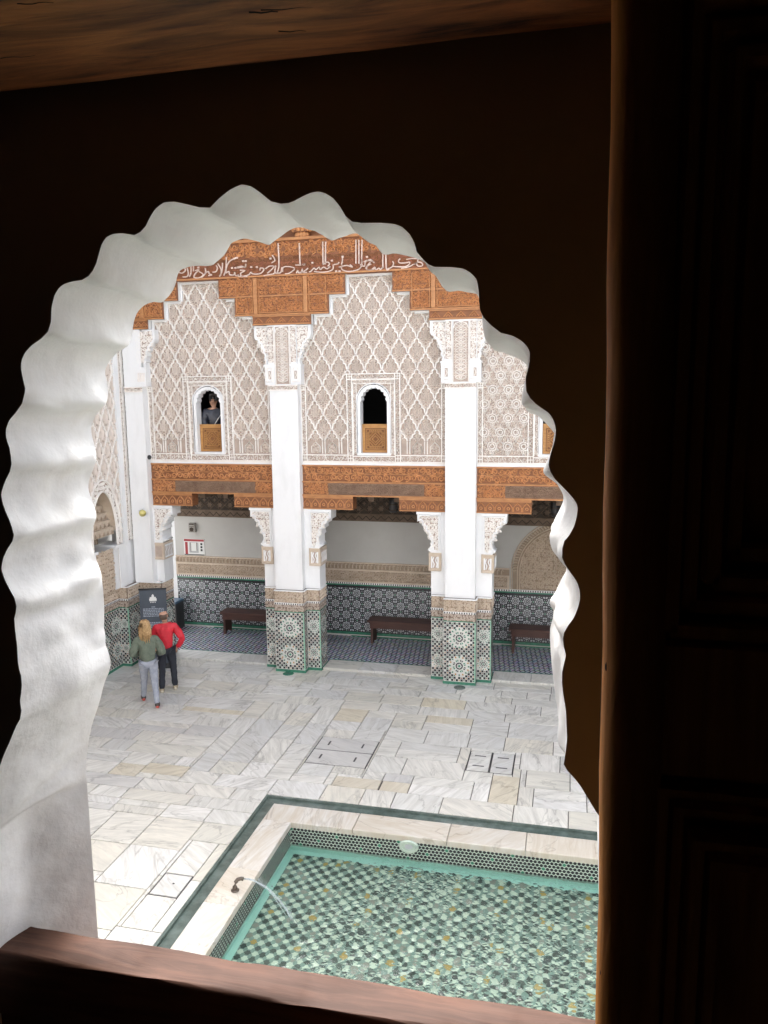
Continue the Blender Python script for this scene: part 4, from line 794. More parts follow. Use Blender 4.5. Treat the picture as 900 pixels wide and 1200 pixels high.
g.build('muqarnas', ['ochre_st', 'ochre_gr'], lw)
g = G(); g.rect(FX(XL-.56), 14.8, 16.3, 1.95, 4.5, 0, 1); scroll(g, FX(XL-.56), 15.1, 16.25, 1.97, 3.3, .10, .036, 0, .03, 0); 
g.box(XL-.5, XL+.05, ya+.34, 16.62, 2.94, 3.0, 2); g.box(XL-.5, XL-.01, ya+.36, 16.25, 1.95, 2.94, 2); g.box(XL-.2, XL+.02, 16.25, 16.5, 1.95, 2.935, 2); g.box(XL-.3, XL+.012, 16.5, 16.95, 1.95, 3.02, 2)
g.box(XL-.5, XL+.05, ya-.9, ya-.34, 2.94, 3.0, 2); g.box(XL-.5, XL-.01, ya-.8, ya-.36, 1.95, 2.94, 2)
g.rect(FX(XL-.004), ya-.36, ya+.30, 1.96, 2.95, 0, 1); scroll(g, FX(XL-.004), ya-.36, ya+.30, 1.97, 2.95, .095, .034, 0, .028, 0)
g.build('arch_jamb', ['ochre_st', 'ochre_gr', 'white'], lw)
g = G(); g.box(-12.2, -11.0, 1.0, 17.2, 0, 10.4, 0); g.box(-12.2, -9.9, 1.0, 16.6, 10.4, 10.5, 1); g.box(-11.0, -10.4, 1.0, 10.5, 0, 1.95, 2); g.build('wing_wall', ['white', 'cedar', 't_pale'], lw)
# right wing, outside the picture but closing the court
rwg = thing('opposite_side_wing', 'plain white side wing closing the court at the right', 'building', (10.2, 9, 0))
g = G(); g.box(9.7, 11, 1.0, 17.0, 0, 10.4, 0); g.box(9.4, 11, 1.0, 16.6, 10.4, 10.5, 1); g.box(9.66, 9.699, 1.0, 17, 0, 1.95, 2); g.build('wing_wall', ['white', 'cedar', 't_pale'], rwg)

# ================================================================ FLOOR
g = G(); g.box(-150, 150, -150, 150, -1.6, -1.5); o = g.build('ground', ['grout']); o['kind'] = 'structure'; o['label'] = 'earth below the courtyard'
PXL, PXR, PYN, PYF = -4.025, 3.50, 3.0, 10.53
CXL, CXR, CYN, CYF = -4.69, 4.165, 2.335, 11.245
g = G(); zb = -.022
for x0, x1, y0, y1 in ((-10.45, CXL, 1.0, 17.0), (CXR, 9.7, 1.0, 17.0), (CXL, CXR, CYF, 17.0), (CXL, CXR, 1.0, CYN)): g.box(x0, x1, y0, y1, -.3, zb)
fl = g.build('courtyard_floor', ['grout']); fl['kind'] = 'structure'; fl['label'] = 'courtyard paved in pale veined marble slabs'
# slab layout: list of rectangles
slabs = []
holes = [(-4.46, -3.335, 12.43, 13.52), (-1.625, -.815, 12.73, 13.51), (-5.262, -4.84, 8.47, 8.95)]
special = {(-1.14, -.68, 11.75, 12.66): 'marble_y', (-3.75, -2.95, 11.75, 12.08): 'marble_y', (-2.93, -2.45, 11.75, 12.08): 'marble_y', (-7.15, -6.35, 11.5, 11.86): 'marble_y'}
def overlap(a, b): return a[0] < b[1]-.01 and a[1] > b[0]+.01 and a[2] < b[3]-.01 and a[3] > b[2]+.01
def cut(r, h):   # subtract h from r
    if not overlap(r, h): return [r]
    x0, x1, y0, y1 = r; out = []
    if h[0] > x0+.02: out.append((x0, h[0], y0, y1)); x0 = h[0]
    if h[1] < x1-.02: out.append((h[1], x1, y0, y1)); x1 = h[1]
    if h[2] > y0+.02: out.append((x0, x1, y0, h[2]))
    if h[3] < y1-.02: out.append((x0, x1, h[3], y1))
    return out
rects = []
def rows(x0, x1, y0, y1, rh, lw_):
    y = y0
    while y < y1-.05:
        h = rh*(.82+.36*R.random()); h = y1-y if y+h > y1-rh*.45 else h
        x = x0-R.random()*lw_*.6 if x0 > -10.3 else x0; first = True
        while x < x1-.05:
            l = lw_*(.55+.9*R.random()); l = x1-x if x+l > x1-.25 else l
            if R.random() < .14 and l > .7:
                q = y+h*(.45+.1*R.random()); rects.append((max(x, x0), x+l, y, q)); rects.append((max(x, x0), x+l, q, y+h))
            elif max(x, x0) < x+l-.08: rects.append((max(x, x0), x+l, y, y+h))
            x += l
        y += h
def cols(x0, x1, y0, y1, cw, ll):
    x = x0; n = max(1, round((x1-x0)/cw)); wd = [(.8+.4*R.random()) for _ in range(n)]; sm = sum(wd)
    for k in range(n):
        x2 = x+(x1-x0)*wd[k]/sm; y = y0-R.random()*ll*.5
        while y < y1-.05:
            l = ll*(.6+.85*R.random()); l = y1-y if y+l > y1-.2 else l
            if max(y, y0) < y+l-.08: rects.append((x, x2, max(y, y0), y+l))
            y += l
        x = x2
cols(-10.4, CXL, 1.0, 10.25, .70, .72)
rows(-10.4, CXL, 10.25, 11.75, .37, .95)
rows(-10.4, -6.4, 11.75, 14.9, .40, .95)
cols(-6.4, -4.5, 11.75, 14.9, .48, .80)
cols(-4.5, -3.3, 11.75, 14.9, .55, .62)
rows(-3.3, 1.2, 11.75, 14.9, .56, .78)
rows(-10.4, 1.2, 14.9, 16.55, .42, .8)
rows(-10.4, 1.2, 16.55, 17.0, .45, .95)
rows(CXL, 1.2, CYF, 11.75, .6, .92)
rows(1.2, 9.66, CYF, 17.0, .55, .9); cols(CXR, 9.66, 1.0, CYF, .7, .8); rows(CXL, CXR, 1.0, CYN, .6, .9)
allr = []
for r in rects:
    q = [r]
    for h in holes+list(special): q = [z for a in q for z in cut(a, h)]
    allr += q
spec = [(r, m_) for r, m_ in special.items()]
def slab(g, r, mi=0, top=None):
    t = top if top is not None else R.uniform(-.002, .002); e = .0068
    g.bbox(r[0]+e, r[1]-e, r[2]+e, r[3]-e, zb+.001, t, .005, mi)
cand = []
for r in allr:
    if r[1]-r[0] < .022 or r[3]-r[2] < .022: continue
    cxr, cyr = (r[0]+r[1])/2, (r[2]+r[3])/2
    q = Vector((cxr, cyr, -6.5)); dz = q.dot(Fv); px = q.dot(r2)/dz*920+450; py = 600-q.dot(u2)/dz*920
    vis = dz > 0 and 95 < px < 710 and 740 < py < 1130
    cand.append((not vis, -(r[1]-r[0])*(r[3]-r[2])/max(dz, .1)**2, r))
cand.sort()
gs = G(); n_s = 0
for nv, _, r in cand:
    if n_s < 290 and not nv:
        g = G(); slab(g, r); mm = 'marble'; rr_ = R.random()
        if rr_ < .03: mm = 'marble_y'
        elif rr_ < .08: mm = 'marble_g'
        c_ = ((r[0]+r[1])/2, (r[2]+r[3])/2, 0); o = g.build('marble_slab', [mm], fl, origin=c_); n_s += 1
    else: slab(gs, r)
for r, m_ in spec: g = G(); slab(g, r); g.build('marble_slab', [m_], fl, origin=((r[0]+r[1])/2, (r[2]+r[3])/2, 0))
o = gs.build('marble_slab', ['marble'], fl); o['kind'] = 'stuff'
# gallery floor: marble kerb slabs, then mosaic
g = G(); g.box(-10.6, 9.7, 17.06, YR, -.3, .03); gf = g.build('gallery_floor', ['floorz']); gf['kind'] = 'structure'; gf['label'] = 'gallery floor of small blue grey mosaic'
x = -9.55
for a, b_ in ((-9.54, -6.95), (-5.56, -2.97), (-1.58, 1.0)):
    n = 3
    for i in range(n): g = G(); g.bbox(a+(b_-a)*i/n+.004, a+(b_-a)*(i+1)/n-.004, 17.005, 17.58, -.02, .052, .008); g.build('kerb_slab', ['marble'], gf, origin=(a+(b_-a)*(i+.5)/n, 17.3, 0))
    g = G(); g.box(a, b_, 17.585, 17.64, .0, .042, 0); g.box(a, b_, YR-.05, YR-.006, .02, .05, 0); g.build('mosaic_border', ['t_green'], gf)

# ================================================================ POOL
WZ, BZ = -.36, -.60
pool = thing('pool', 'rectangular mosaic pool with marble rim in the courtyard floor', 'pool', (-.26, 6.8, BZ))
g = G()
for x0, x1, y0, y1 in ((CXL-.02, PXL-.03, CYN-.02, CYF+.02), (PXR+.03, CXR+.02, CYN-.02, CYF+.02), (PXL-.03, PXR+.03, PYF+.03, CYF+.02), (PXL-.03, PXR+.03, CYN-.02, PYN-.03)): g.box(x0, x1, y0, y1, -1.2, -.085)
g.box(PXL-.05, PXR+.05, PYN-.05, PYF+.05, -1.2, BZ); g.build('basin', ['aqua'], pool)
# coping stones
def copings(a, b_, fixed, axis, lens):
    t = a; k = 0
    while t < b_-.05:
        l = lens*(.75+.5*R.random()); l = b_-t if t+l > b_-.4 else l
        g = G(); r = (t, t+l, fixed[0], fixed[1]) if axis == 'x' else (fixed[0], fixed[1], t, t+l)
        g.bbox(r[0]+.004, r[1]-.004, r[2], r[3], -.084, .004+R.uniform(-.002, .002), .008); g.build('coping_stone', ['coping'], pool, origin=((r[0]+r[1])/2, (r[2]+r[3])/2, 0)); t += l
copings(-4.47, 3.945, (PYF-.02, 10.985), 'x', 1.2); copings(PYN, PYF-.02, (-4.47, PXL+.02), 'y', 1.0); copings(PYN, PYF-.02, (PXR-.02, 3.945), 'y', 1.2); copings(-4.47, 3.945, (2.555, PYN), 'x', 1.2)
# wall mosaic: rows of dark lozenges on pale ground
def poolwall(name, fr, u0, u1):
    g = G(); g.fbox(fr, u0, u1, WZ-.06, -.084, -.05, .004, 0); nu = round((u1-u0)/.058); pu = (u1-u0)/nu
    for j in range(6):
        for i in range(nu):
            u = u0+(i+.5*(j % 2)+.25)*pu; v = -.112-j*.048; h = pu*.50; hv = .0225
            if u+h > u1: continue
            g.add([fr(u-h, v, .007), fr(u-h*.30, v-hv, .007), fr(u+h*.30, v-hv, .007), fr(u+h, v, .007), fr(u+h*.30, v+hv, .007), fr(u-h*.30, v+hv, .007)], [(0, 1, 2, 3, 4, 5)], 2 if (i*7+j*3) % 29 == 0 else 1)
    o = g.build(name, ['t_jade2', 't_black', 't_green'], pool); return o
M['t_jade2'] = mat('tile_celadon', (.50, .58, .50), .25, (.36, .46, .40), 12)
poolwall('wall_mosaic', FY(PYF), PXL, PXR); poolwall('wall_mosaic', FX(PXL), PYN, PYF); poolwall('wall_mosaic', FX(PXR, -1), PYN, PYF); poolwall('wall_mosaic', lambda u, v, d: (u, PYN+d, v), PXL, PXR)
# floor mosaic
M['p_dark'] = mat('pool_tile_dark', (.03, .045, .04), .3, (.06, .08, .068), 5, rnd=.5); M['p_light'] = mat('pool_tile_pale', (.62, .66, .55), .3, (.48, .54, .45), 5, rnd=.3); M['p_ochre'] = mat('pool_tile_ochre', (.46, .31, .09), .3, rnd=.2); M['p_grey'] = mat('pool_tile_grey', (.22, .21, .18), .3, (.28, .27, .23), 4, rnd=.4)
M['p_grout'] = mat('pool_grout', (.27, .36, .31), .7, (.20, .29, .25), 6)
g = G(); g.box(PXL+.07, PXR-.07, PYN+.07, PYF-.07, BZ-.02, BZ+.006); g.build('pool_bed', ['p_grout'], pool)
PT = .100
def tile_mesh(nm, mk):
    h = PT*.5; o_ = []
    for i in range(8):
        a = i*pi/4+pi/8; o_.append((h*1.08*math.cos(a)*(1.0), h*1.0*math.sin(a)))
    o_ = [(-h*1.15, 0), (-h*.62, -h*.42), (-h*.5, -h*.9), (h*.5, -h*.9), (h*.62, -h*.42), (h*1.15, 0), (h*.62, h*.42), (h*.5, h*.9), (-h*.5, h*.9), (-h*.62, h*.42)]
    n = len(o_); vs = [(u, v, 0) for u, v in o_]+[(u*.94, v*.94, .008) for u, v in o_]
    me = bpy.data.meshes.new(nm); me.from_pydata(vs, [], [tuple(range(n, 2*n))]+[(i, (i+1) % n, n+(i+1) % n, n+i) for i in range(n)]); me.materials.append(M[mk]); return me, vs, [tuple(range(n, 2*n))]
tms = {k: tile_mesh('mosaic_tile', k) for k in ('p_dark', 'p_light', 'p_ochre', 'p_grey')}
cells = []
nx = int((PXR-PXL-.2)/PT); ny = int((PYF-PYN-.2)/PT)
for i in range(nx):
    for j in range(ny):
        x = PXL+.12+i*PT; y = PYF-.12-j*PT
        k = 'p_light' if (i+j) % 2 else ('p_dark' if R.random() < .84 else 'p_grey')
        if (i+j) % 2 == 0 and (i % 6 == 1 and j % 6 == 1 or R.random() < .03): k = 'p_ochre'
        q = Vector((x, y, -6.9)); dz = q.dot(Fv); px = q.dot(r2)/dz*920+450; py = 600-q.dot(u2)/dz*920
        cells.append((not (dz > 0 and 230 < px < 715 and 960 < py < 1230 and py < 1100+.16*px), dz, x, y, k))
cells.sort(); gs = G(); mk = ['p_dark', 'p_light', 'p_ochre', 'p_grey']
for n_, (nv, _, x, y, k) in enumerate(cells):
    rz = R.choice((0, pi/2)) if k == 'p_light' else 0
    if n_ < 300 and not nv: inst(tms[k][0], 'mosaic_tile', pool, (x, y, BZ+.006), (0, 0, 0))
    else: gs.add([(x+a, y+b_, BZ+.006+c_) for a, b_, c_ in tms[k][1]], tms[k][2], mk.index(k))
o = gs.build('mosaic_tile', mk, pool); o['kind'] = 'stuff'
g = G(); nxw, nyw = 2, 2
g.add([(PXL-.02, PYN-.02, WZ), (PXR+.02, PYN-.02, WZ), (PXR+.02, PYF+.02, WZ), (PXL-.02, PYF+.02, WZ)], [(0, 1, 2, 3)]); g.build('water_surface', ['water'], pool)
# narrow water channel round the rim
ch = thing('water_channel', 'narrow dark wet marble channel framing the pool rim', 'channel', (-.26, 11.1, -.08))
g = G()
for x0, x1, y0, y1 in ((CXL, -4.475, CYN, CYF), (3.95, CXR, CYN, CYF), (-4.475, 3.95, 10.99, CYF), (-4.475, 3.95, CYN, 2.55)): g.box(x0, x1, y0, y1, -.084, -.05)
g.build('channel_bed', ['water_d'], ch)
g = G()
for x0, x1, y0, y1 in ((CXL-.006, CXL+.035, CYN, CYF+.006), (CXR-.035, CXR+.006, CYN, CYF+.006), (CXL+.035, CXR-.035, CYF-.035, CYF+.006), (CXL+.035, CXR-.035, CYN-.006, CYN+.035)): g.box(x0, x1, y0, y1, -.084, -.012)
g.build('channel_edge', ['water_d'], ch)
# spout and jet
sp = thing('fountain_spout', 'small curved bronze spout on the pool rim pouring water into the pool', 'spout', (-4.16, 8.78, .004))
g = G(); P_ = [(-4.16, 8.78, .0), (-4.165, 8.785, .06), (-4.155, 8.80, .11), (-4.13, 8.81, .145), (-4.09, 8.825, .155), (-4.06, 8.835, .145)]
g.tube(P_, [.034, .03, .028, .026, .025, .028], 10); g.lathe(-4.16, 8.78, [(.055, 0), (.055, .012), (.036, .022)], 12); g.build('bronze_pipe', ['bracket'], sp)
g = G()
for k in range(5):
    a = R.uniform(-.05, .05); b_ = R.uniform(.9, 1.15); pts = []
    for i in range(12):
        t = i/11; pts.append((-4.06+.66*t*b_, 8.835+(.02+a)*t+.008*math.sin(9*t+k), .145+.12*t-.64*t*t+.006*math.sin(14*t+k*2)))
    g.tube(pts, [.0045+.002*math.sin(7*i+k) for i in range(12)], 6)
for k in range(60):
    t = R.uniform(.25, 1); g.sphere((-4.06+.69*t+R.uniform(-.05, .05), 8.845+R.uniform(-.07, .07), .145+.12*t-.64*t*t+R.uniform(-.03, .05)), R.uniform(.004, .009), 6)
M['jet'] = mat('water_jet', (.85, .92, .95), .05, spec=.8); M['jet'].node_tree.nodes['Principled BSDF'].inputs['Transmission Weight'].default_value = .75; M['jet'].node_tree.nodes['Principled BSDF'].inputs['IOR'].default_value = 1.33
g.build('water_jet', ['jet'], sp)
lr = thing('wall_fitting', 'round white fitting set in the far mosaic wall of the pool', 'pool fitting', (-2.17, PYF, -.15))
g = G(); f = FY(PYF-.004)
e_ = lambda r, n=20: [(-2.17+r*1.0*math.cos(2*pi*i/n), -.15+r*.62*math.sin(2*pi*i/n)) for i in range(n+1)]
g.prism(f, e_(.15)[:-1], -.02, .03, 0); g.strip(f, e_(.125), .05, .03, .055, 0, flat=True); g.prism(f, e_(.06)[:-1], .03, .04, 1); g.build('fitting_disc', ['t_jade2', 't_pale'], lr)

# covers in the floor
def cover(name, label, rs, mk, slots):
    r0 = rs[0]; t = thing(name, label, 'access cover', ((rs[0][0]+rs[-1][1])/2, (rs[0][2]+rs[-1][3])/2, 0))
    g = G(); X0 = min(r[0] for r in rs); X1 = max(r[1] for r in rs); Y0 = min(r[2] for r in rs); Y1 = max(r[3] for r in rs)
    g.box(X0-.002, X1+.002, Y0-.002, Y1+.002, -.021, -.010); g.build('cover_frame', ['iron'], t)
    for r in rs:
        g = G(); g.bbox(r[0]+.019, r[1]-.019, r[2]+.019, r[3]-.019, -.010, .002, .004, 0); g.build('cover_slab', [mk], t, origin=((r[0]+r[1])/2, (r[2]+r[3])/2, 0))
        for (a, b_, w_, h_) in slots(r): g = G(); g.box(a-w_, a+w_, b_-h_, b_+h_, -.004, .0035, 0); g.build('lifting_slot', ['iron'], t)
    return t
cover('access_cover', 'grey marble access cover of two long slabs set in the floor', [(-4.46, -3.335, 12.43, 12.99), (-4.46, -3.335, 12.99, 13.52)], 'marble_g', lambda r: [(r[0]+.22, (r[2]+r[3])/2, .017, .085), (r[1]-.26, (r[2]+r[3])/2, .017, .085)])
cover('access_cover', 'pale access cover of two square slabs side by side near the pool', [(-1.625, -1.22, 12.73, 13.51), (-1.22, -.815, 12.73, 13.51)], 'marble', lambda r: [((r[0]+r[1])/2, r[2]+.2, .10, .016), ((r[0]+r[1])/2, r[3]-.2, .10, .016)])
cover('inspection_cover', 'single square marble cover with one central hole beside the channel', [(-5.262, -4.84, 8.47, 8.95)], 'marble', lambda r: [((r[0]+r[1])/2+.02, (r[2]+r[3])/2+.03, .014, .014)])
for x, y, lab in ((-6.27, 16.57, 'oval green drain lid at the foot of the left tiled pier'), (-2.24, 16.51, 'oval grey drain lid at the foot of the right tiled pier')):
    t = thing('drain_lid', lab, 'drain', (x, y, 0), 'drain lids at the pier feet'); g = G(); g.lathe(x, y, [(.13, -.002), (.13, .006), (.115, .011), (.09, .008)], 18); g.build('lid', ['t_green' if x < -4 else 'water_d'], t); g = G()
    for k in range(4): g.box(x-.05+k*.03, x-.04+k*.03, y-.04, y+.04, .008, .0115)
    g.build('slot', ['iron'], t)
# ================================================================ THINGS IN THE COURT
def bench(x0, x1, label):
    t = thing('bench', label, 'bench', ((x0+x1)/2, 19.2, .03), 'benches along the gallery wall')
    g = G(); g.bbox(x0, x1, 18.98, 19.22, .60, .65, .008); g.build('seat_plank', ['benchw'], t); g = G(); g.bbox(x0, x1, 19.23, 19.46, .60, .652, .008); g.build('seat_plank', ['benchw'], t)
    g = G(); g.box(x0+.06, x1-.06, 19.02, 19.05, .44, .60); g.box(x0+.06, x1-.06, 19.40, 19.43, .44, .60); g.build('apron', ['benchw'], t)
    for x in (x0+.08, x1-.14):
        g = G(); f = FX(x); g.prism(f, [(19.0, .03), (19.09, .03), (19.12, .10), (19.32, .10), (19.35, .03), (19.44, .03), (19.42, .35), (19.44, .60), (19.0, .60), (19.03, .35)], 0, .06); g.build('leg', ['benchw'], t)
bench(-9.10, -6.35, 'dark wooden bench at the back of the gallery near the two visitors')
bench(-4.98, -2.42, 'dark wooden bench framed between the two tiled piers')
bench(-1.36, 1.30, 'dark wooden bench below the blind arch right of the second pier')
t = thing('litter_bin', 'black square litter bin tucked behind the corner pier of the gallery', 'bin', (-10.55, 19.25, .03))
g = G(); g.bbox(-10.8, -10.38, 18.98, 19.42, .05, .80, .01); g.build('bin_body', ['iron'], t); g = G(); g.bbox(-10.81, -10.37, 18.97, 19.43, .80, .86, .02); g.build('bin_lid', [mat('bin_lid_blue', (.05, .10, .16), .35)], t)
g = G(); g.box(-10.379, -10.372, 19.05, 19.07, .1, .75); g.box(-10.379, -10.372, 19.2, 19.22, .1, .75); g.build('bin_rib', ['iron'], t)
# banner stand
bth = math.radians(20); cb, sb = math.cos(bth), math.sin(bth); bx, by = -9.50, 16.30
fbn = lambda u, v, d: (bx+u*cb+d*sb, by+u*sb-d*cb, v)
t = thing('banner_stand', 'dark grey information banner with white crest and pale text beside the corner pier', 'sign', (bx, by, .0))
M['banner'] = mat('banner_cloth', (.055, .068, .088), .6, (.065, .08, .10), 2)
g = G(); g.fbox(fbn, -.31, .31, .12, 1.93, -.008, .004); g.build('banner', ['banner'], t)
g = G(); g.tube([fbn(-.32, 1.945, 0), fbn(.32, 1.945, 0)], .022, 8); g.fbox(fbn, -.33, .33, .0, .12, -.06, .06); g.tube([fbn(0, .1, -.03), fbn(0, 1.93, -.03)], .012, 6); g.build('banner_frame', ['iron'], t)
g = G()
for u0, u1, v0, v1 in ((-.085, .085, 1.66, 1.72), (-.07, .07, 1.72, 1.755), (-.03, .03, 1.755, 1.785)): g.rect(fbn, u0, u1, v0, v1, .007)
g.add([fbn(-.03, 1.785, .007), fbn(.03, 1.785, .007), fbn(0, 1.83, .007)], [(0, 1, 2)])
for u in (-.055, -.02, .015, .05): g.rect(fbn, u-.01, u+.01, 1.615, 1.635, .007)
g.rect(fbn, -.075, .075, 1.645, 1.65, .007); g.build('crest_print', ['whitepr'], t)
g = G()
M['print'] = mat('banner_print', (.34, .38, .44), .6)
for v in (1.50,):
    for u in (-.04, -.01, .02): g.rect(fbn, u, u+.02, v, v+.025, .007)
for blk, nl in ((1.46, 6), (1.12, 4), (.85, 5)):
    g.build('text_block', ['print'], t) if blk < 1.4 else None; g = G() if blk < 1.4 else g
    for k in range(nl):
        u = -.24
        while u < .23:
            l = R.uniform(.02, .06); g.rect(fbn, u, min(u+l, .24), blk-k*.036, blk-k*.036+.02, .007); u += l+.012
g.build('text_block', ['print'], t)
# notice board, speaker, camera, flood lamp, hanging lamps
f = FY(YR)
t = thing('notice_board', 'white evacuation plan board with red header on the gallery back wall', 'notice board', (-10.03, YR, 2.06))
g = G(); g.fbox(f, -10.34, -9.72, 2.07, 2.53, 0, .02); g.build('board', ['whitepr'], t); g = G(); g.rect(f, -10.33, -9.73, 2.46, 2.52, .023); g.build('red_header', ['redtop'], t)
g = G(); g.rect(f, -10.30, -10.22, 2.10, 2.44, .023); g.build('red_column', ['redtop'], t)
g = G(); g.rect(f, -10.18, -9.90, 2.14, 2.43, .023); g.rect(f, -10.12, -9.96, 2.19, 2.42, .025, 1); g.fbox(f, -10.135, -10.12, 2.17, 2.43, .02, .026, 2); g.fbox(f, -9.96, -9.945, 2.2, 2.43, .02, .026, 2); g.build('plan_print', ['greypr', 'whitepr', 'ceil'], t)
g = G(); g.rect(f, -10.33, -9.73, 2.075, 2.10, .024)
for k in range(3): g.rect(f, -9.84, -9.78, 2.19+k*.085, 2.25+k*.085, .023)
g.build('icon_print', ['iron'], t)
t = thing('wall_speaker', 'small grey box speaker mounted on the wall above the notice board', 'speaker', (-10.03, YR, 2.85))
g = G(); g.fbox(f, -10.12, -9.94, 2.73, 2.98, 0, .12); g.build('speaker_case', [mat('speaker_grey', (.33, .31, .28), .6)], t)
g = G(); f2_ = FY(YR-.12); g.disc(f2_, -10.03, 2.81, .06, .004, 14, 0); g.fbox(f2_, -10.1, -9.96, 2.94, 2.975, 0, .006, 0)
for k in range(4): g.fbox(f2_, -10.10, -9.96, 2.755+k*.045, 2.765+k*.045, .004, .008, 0)
g.build('speaker_grille', ['ceil_d'], t)
t = thing('security_camera', 'tiny black dome camera at the left end of the first stucco panel', 'camera', (-9.72, 16.93, 5.02))
g = G(); g.box(-9.80, -9.74, 16.84, 16.97, 5.0, 5.04); g.build('camera_bracket', ['white'], t); g = G(); g.sphere((-9.71, 16.86, 5.01), .055, 10); g.tube([(-9.71, 16.86, 5.01), (-9.66, 16.80, 4.99)], .03, 8); g.build('camera_dome', ['iron'], t)
t = thing('flood_lamp', 'small yellow glass flood lamp beside the corner corbel under the beam', 'lamp', (-9.78, 16.72, 3.72))
g = G(); g.tube([(-9.90, 16.76, 3.77), (-9.90, 16.60, 3.75)], .02, 6); g.tube([(-9.90, 16.60, 3.75), (-9.80, 16.58, 3.73)], .02, 6); g.build('lamp_arm', ['white'], t)
g = G(); g.tube([(-9.84, 16.60, 3.73), (-9.78, 16.54, 3.71)], [.06, .085], 10); g.build('lamp_glass', [mat('yellow_glass', (.70, .62, .22), .25)], t)
for x, lab in ((-4.15, 'black hanging lamp behind the beam between the two tiled piers'), (-.29, 'black hanging lamp behind the beam above the blind arch')):
    t = thing('hanging_lamp', lab, 'lamp', (x, 18.5, 3.55), 'hanging lamps of the gallery')
    g = G(); g.lathe(x, 18.5, [(.07, 3.57), (.10, 3.60), (.10, 3.92), (.05, 3.97)], 14); g.build('lamp_body', ['iron'], t); g = G()
    for z in (3.62, 3.76, 3.9): g.lathe(x, 18.5, [(.10, z), (.115, z+.008), (.115, z+.02), (.10, z+.028)], 14)
    g.build('lamp_ring', ['ceil_d'], t); g = G(); g.tube([(x, 18.5, 3.97), (x, 18.5, 4.05)], .012, 6); g.build('lamp_rod', ['iron'], t)

# ================================================================ PEOPLE
SK = .74     # torsos are shallower than they are wide
def skin(name, nodes, edges, mk, parent, T, lev=2):
    """continuous skin over a joint graph; nodes: key -> (x right, y forward, z, radius)"""
    keys = list(nodes); me = bpy.data.meshes.new(name)
    me.from_pydata([(nodes[k][0], nodes[k][1]/SK, nodes[k][2]) for k in keys], [(keys.index(a), keys.index(b_)) for a, b_ in edges], [])
    o = bpy.data.objects.new(name, me); C.objects.link(o); sm_ = o.modifiers.new('skin', 'SKIN'); sm_.use_smooth_shade = True; sm_.branch_smoothing = .4
    for i, k in enumerate(keys): me.skin_vertices[0].data[i].radius = (nodes[k][3],)*2; me.skin_vertices[0].data[i].use_root = (i == 0)
    ss = o.modifiers.new('smooth', 'SUBSURF'); ss.levels = lev; ss.render_levels = lev
    if name in ('jacket', 'trousers'):
        ss.levels = ss.render_levels = 3; tx = bpy.data.textures.get('cloth_folds')
        if tx is None: tx = bpy.data.textures.new('cloth_folds', 'CLOUDS'); tx.noise_scale = .085; tx.noise_depth = 1
        dm = o.modifiers.new('folds', 'DISPLACE'); dm.texture = tx; dm.strength = .038 if name == 'jacket' else .024; dm.mid_level = .5
    me.materials.append(M[mk]); o.parent = parent; o.scale = (1, SK, 1); return o
M['skin'] = mat('skin', (.50, .29, .20), .5, (.44, .24, .16), 6)
M['red'] = mat('red_jacket', (.60, .012, .03), .55, (.42, .008, .02), 7, bump=1.0, bs=9)
M['navy'] = mat('dark_trousers', (.012, .014, .022), .75, (.02, .023, .034), 8, bump=.2, bs=20)
M['fleece'] = mat('green_fleece', (.105, .128, .098), .95, (.145, .17, .13), 14, bump=1.0, bs=22)
M['jeans'] = mat('grey_jeans', (.33, .35, .40), .8, (.24, .26, .31), 9, bump=.8, bs=13)
M['blond'] = mat('blond_hair', (.46, .28, .12), .55, (.30, .17, .07), 16, stretch=(6, 6, 1))
M['brownhair'] = mat('brown_hair', (.07, .04, .025), .6); M['blackhair'] = mat('black_hair', (.012, .010, .010), .45)
M['shoe_d'] = mat('dark_shoe', (.03, .02, .02), .5); M['shoe_r'] = mat('red_shoe_trim', (.45, .08, .06), .5); M['shoe_b'] = mat('suede_shoe', (.30, .25, .18), .7); M['sole'] = mat('pale_sole', (.55, .50, .42), .6)
M['blackj'] = mat('black_jacket', (.016, .018, .028), .4, (.03, .034, .05), 9, bump=.3, bs=16)
def hand(n, e, pre, w_, dirv, side):
    """palm, four fingers of unequal length and a thumb; w_ wrist key, dirv unit vector the fingers point along"""
    x, y, z, _ = n[w_]; d = Vector(dirv).normalized(); s_ = d.cross(Vector((0, 1, 0))); s_ = (s_ if s_.length > .2 else d.cross(Vector((1, 0, 0)))).normalized()*side
    p = Vector((x, y, z))+d*.075; n[pre+'palm'] = (*p, .034); e.append((w_, pre+'palm'))
    for i, l in enumerate((.060, .072, .067, .052)):
        o = p+s_*(-.027+.018*i); a = o+d*(.045+l*.4); b_ = o+d*(.045+l*.85)+Vector((0, .022, 0))
        n[pre+'k%d' % i] = (*(o+d*.035), .011); n[pre+'m%d' % i] = (*a, .0095); n[pre+'t%d' % i] = (*b_, .0075); e += [(pre+'palm', pre+'k%d' % i), (pre+'k%d' % i, pre+'m%d' % i), (pre+'m%d' % i, pre+'t%d' % i)]
    a = p-s_*.045+d*.005; b_ = p-s_*.058+d*.045+Vector((0, .012, 0)); n[pre+'h0'] = (*a, .012); n[pre+'h1'] = (*b_, .009); e += [(pre+'palm', pre+'h0'), (pre+'h0', pre+'h1')]
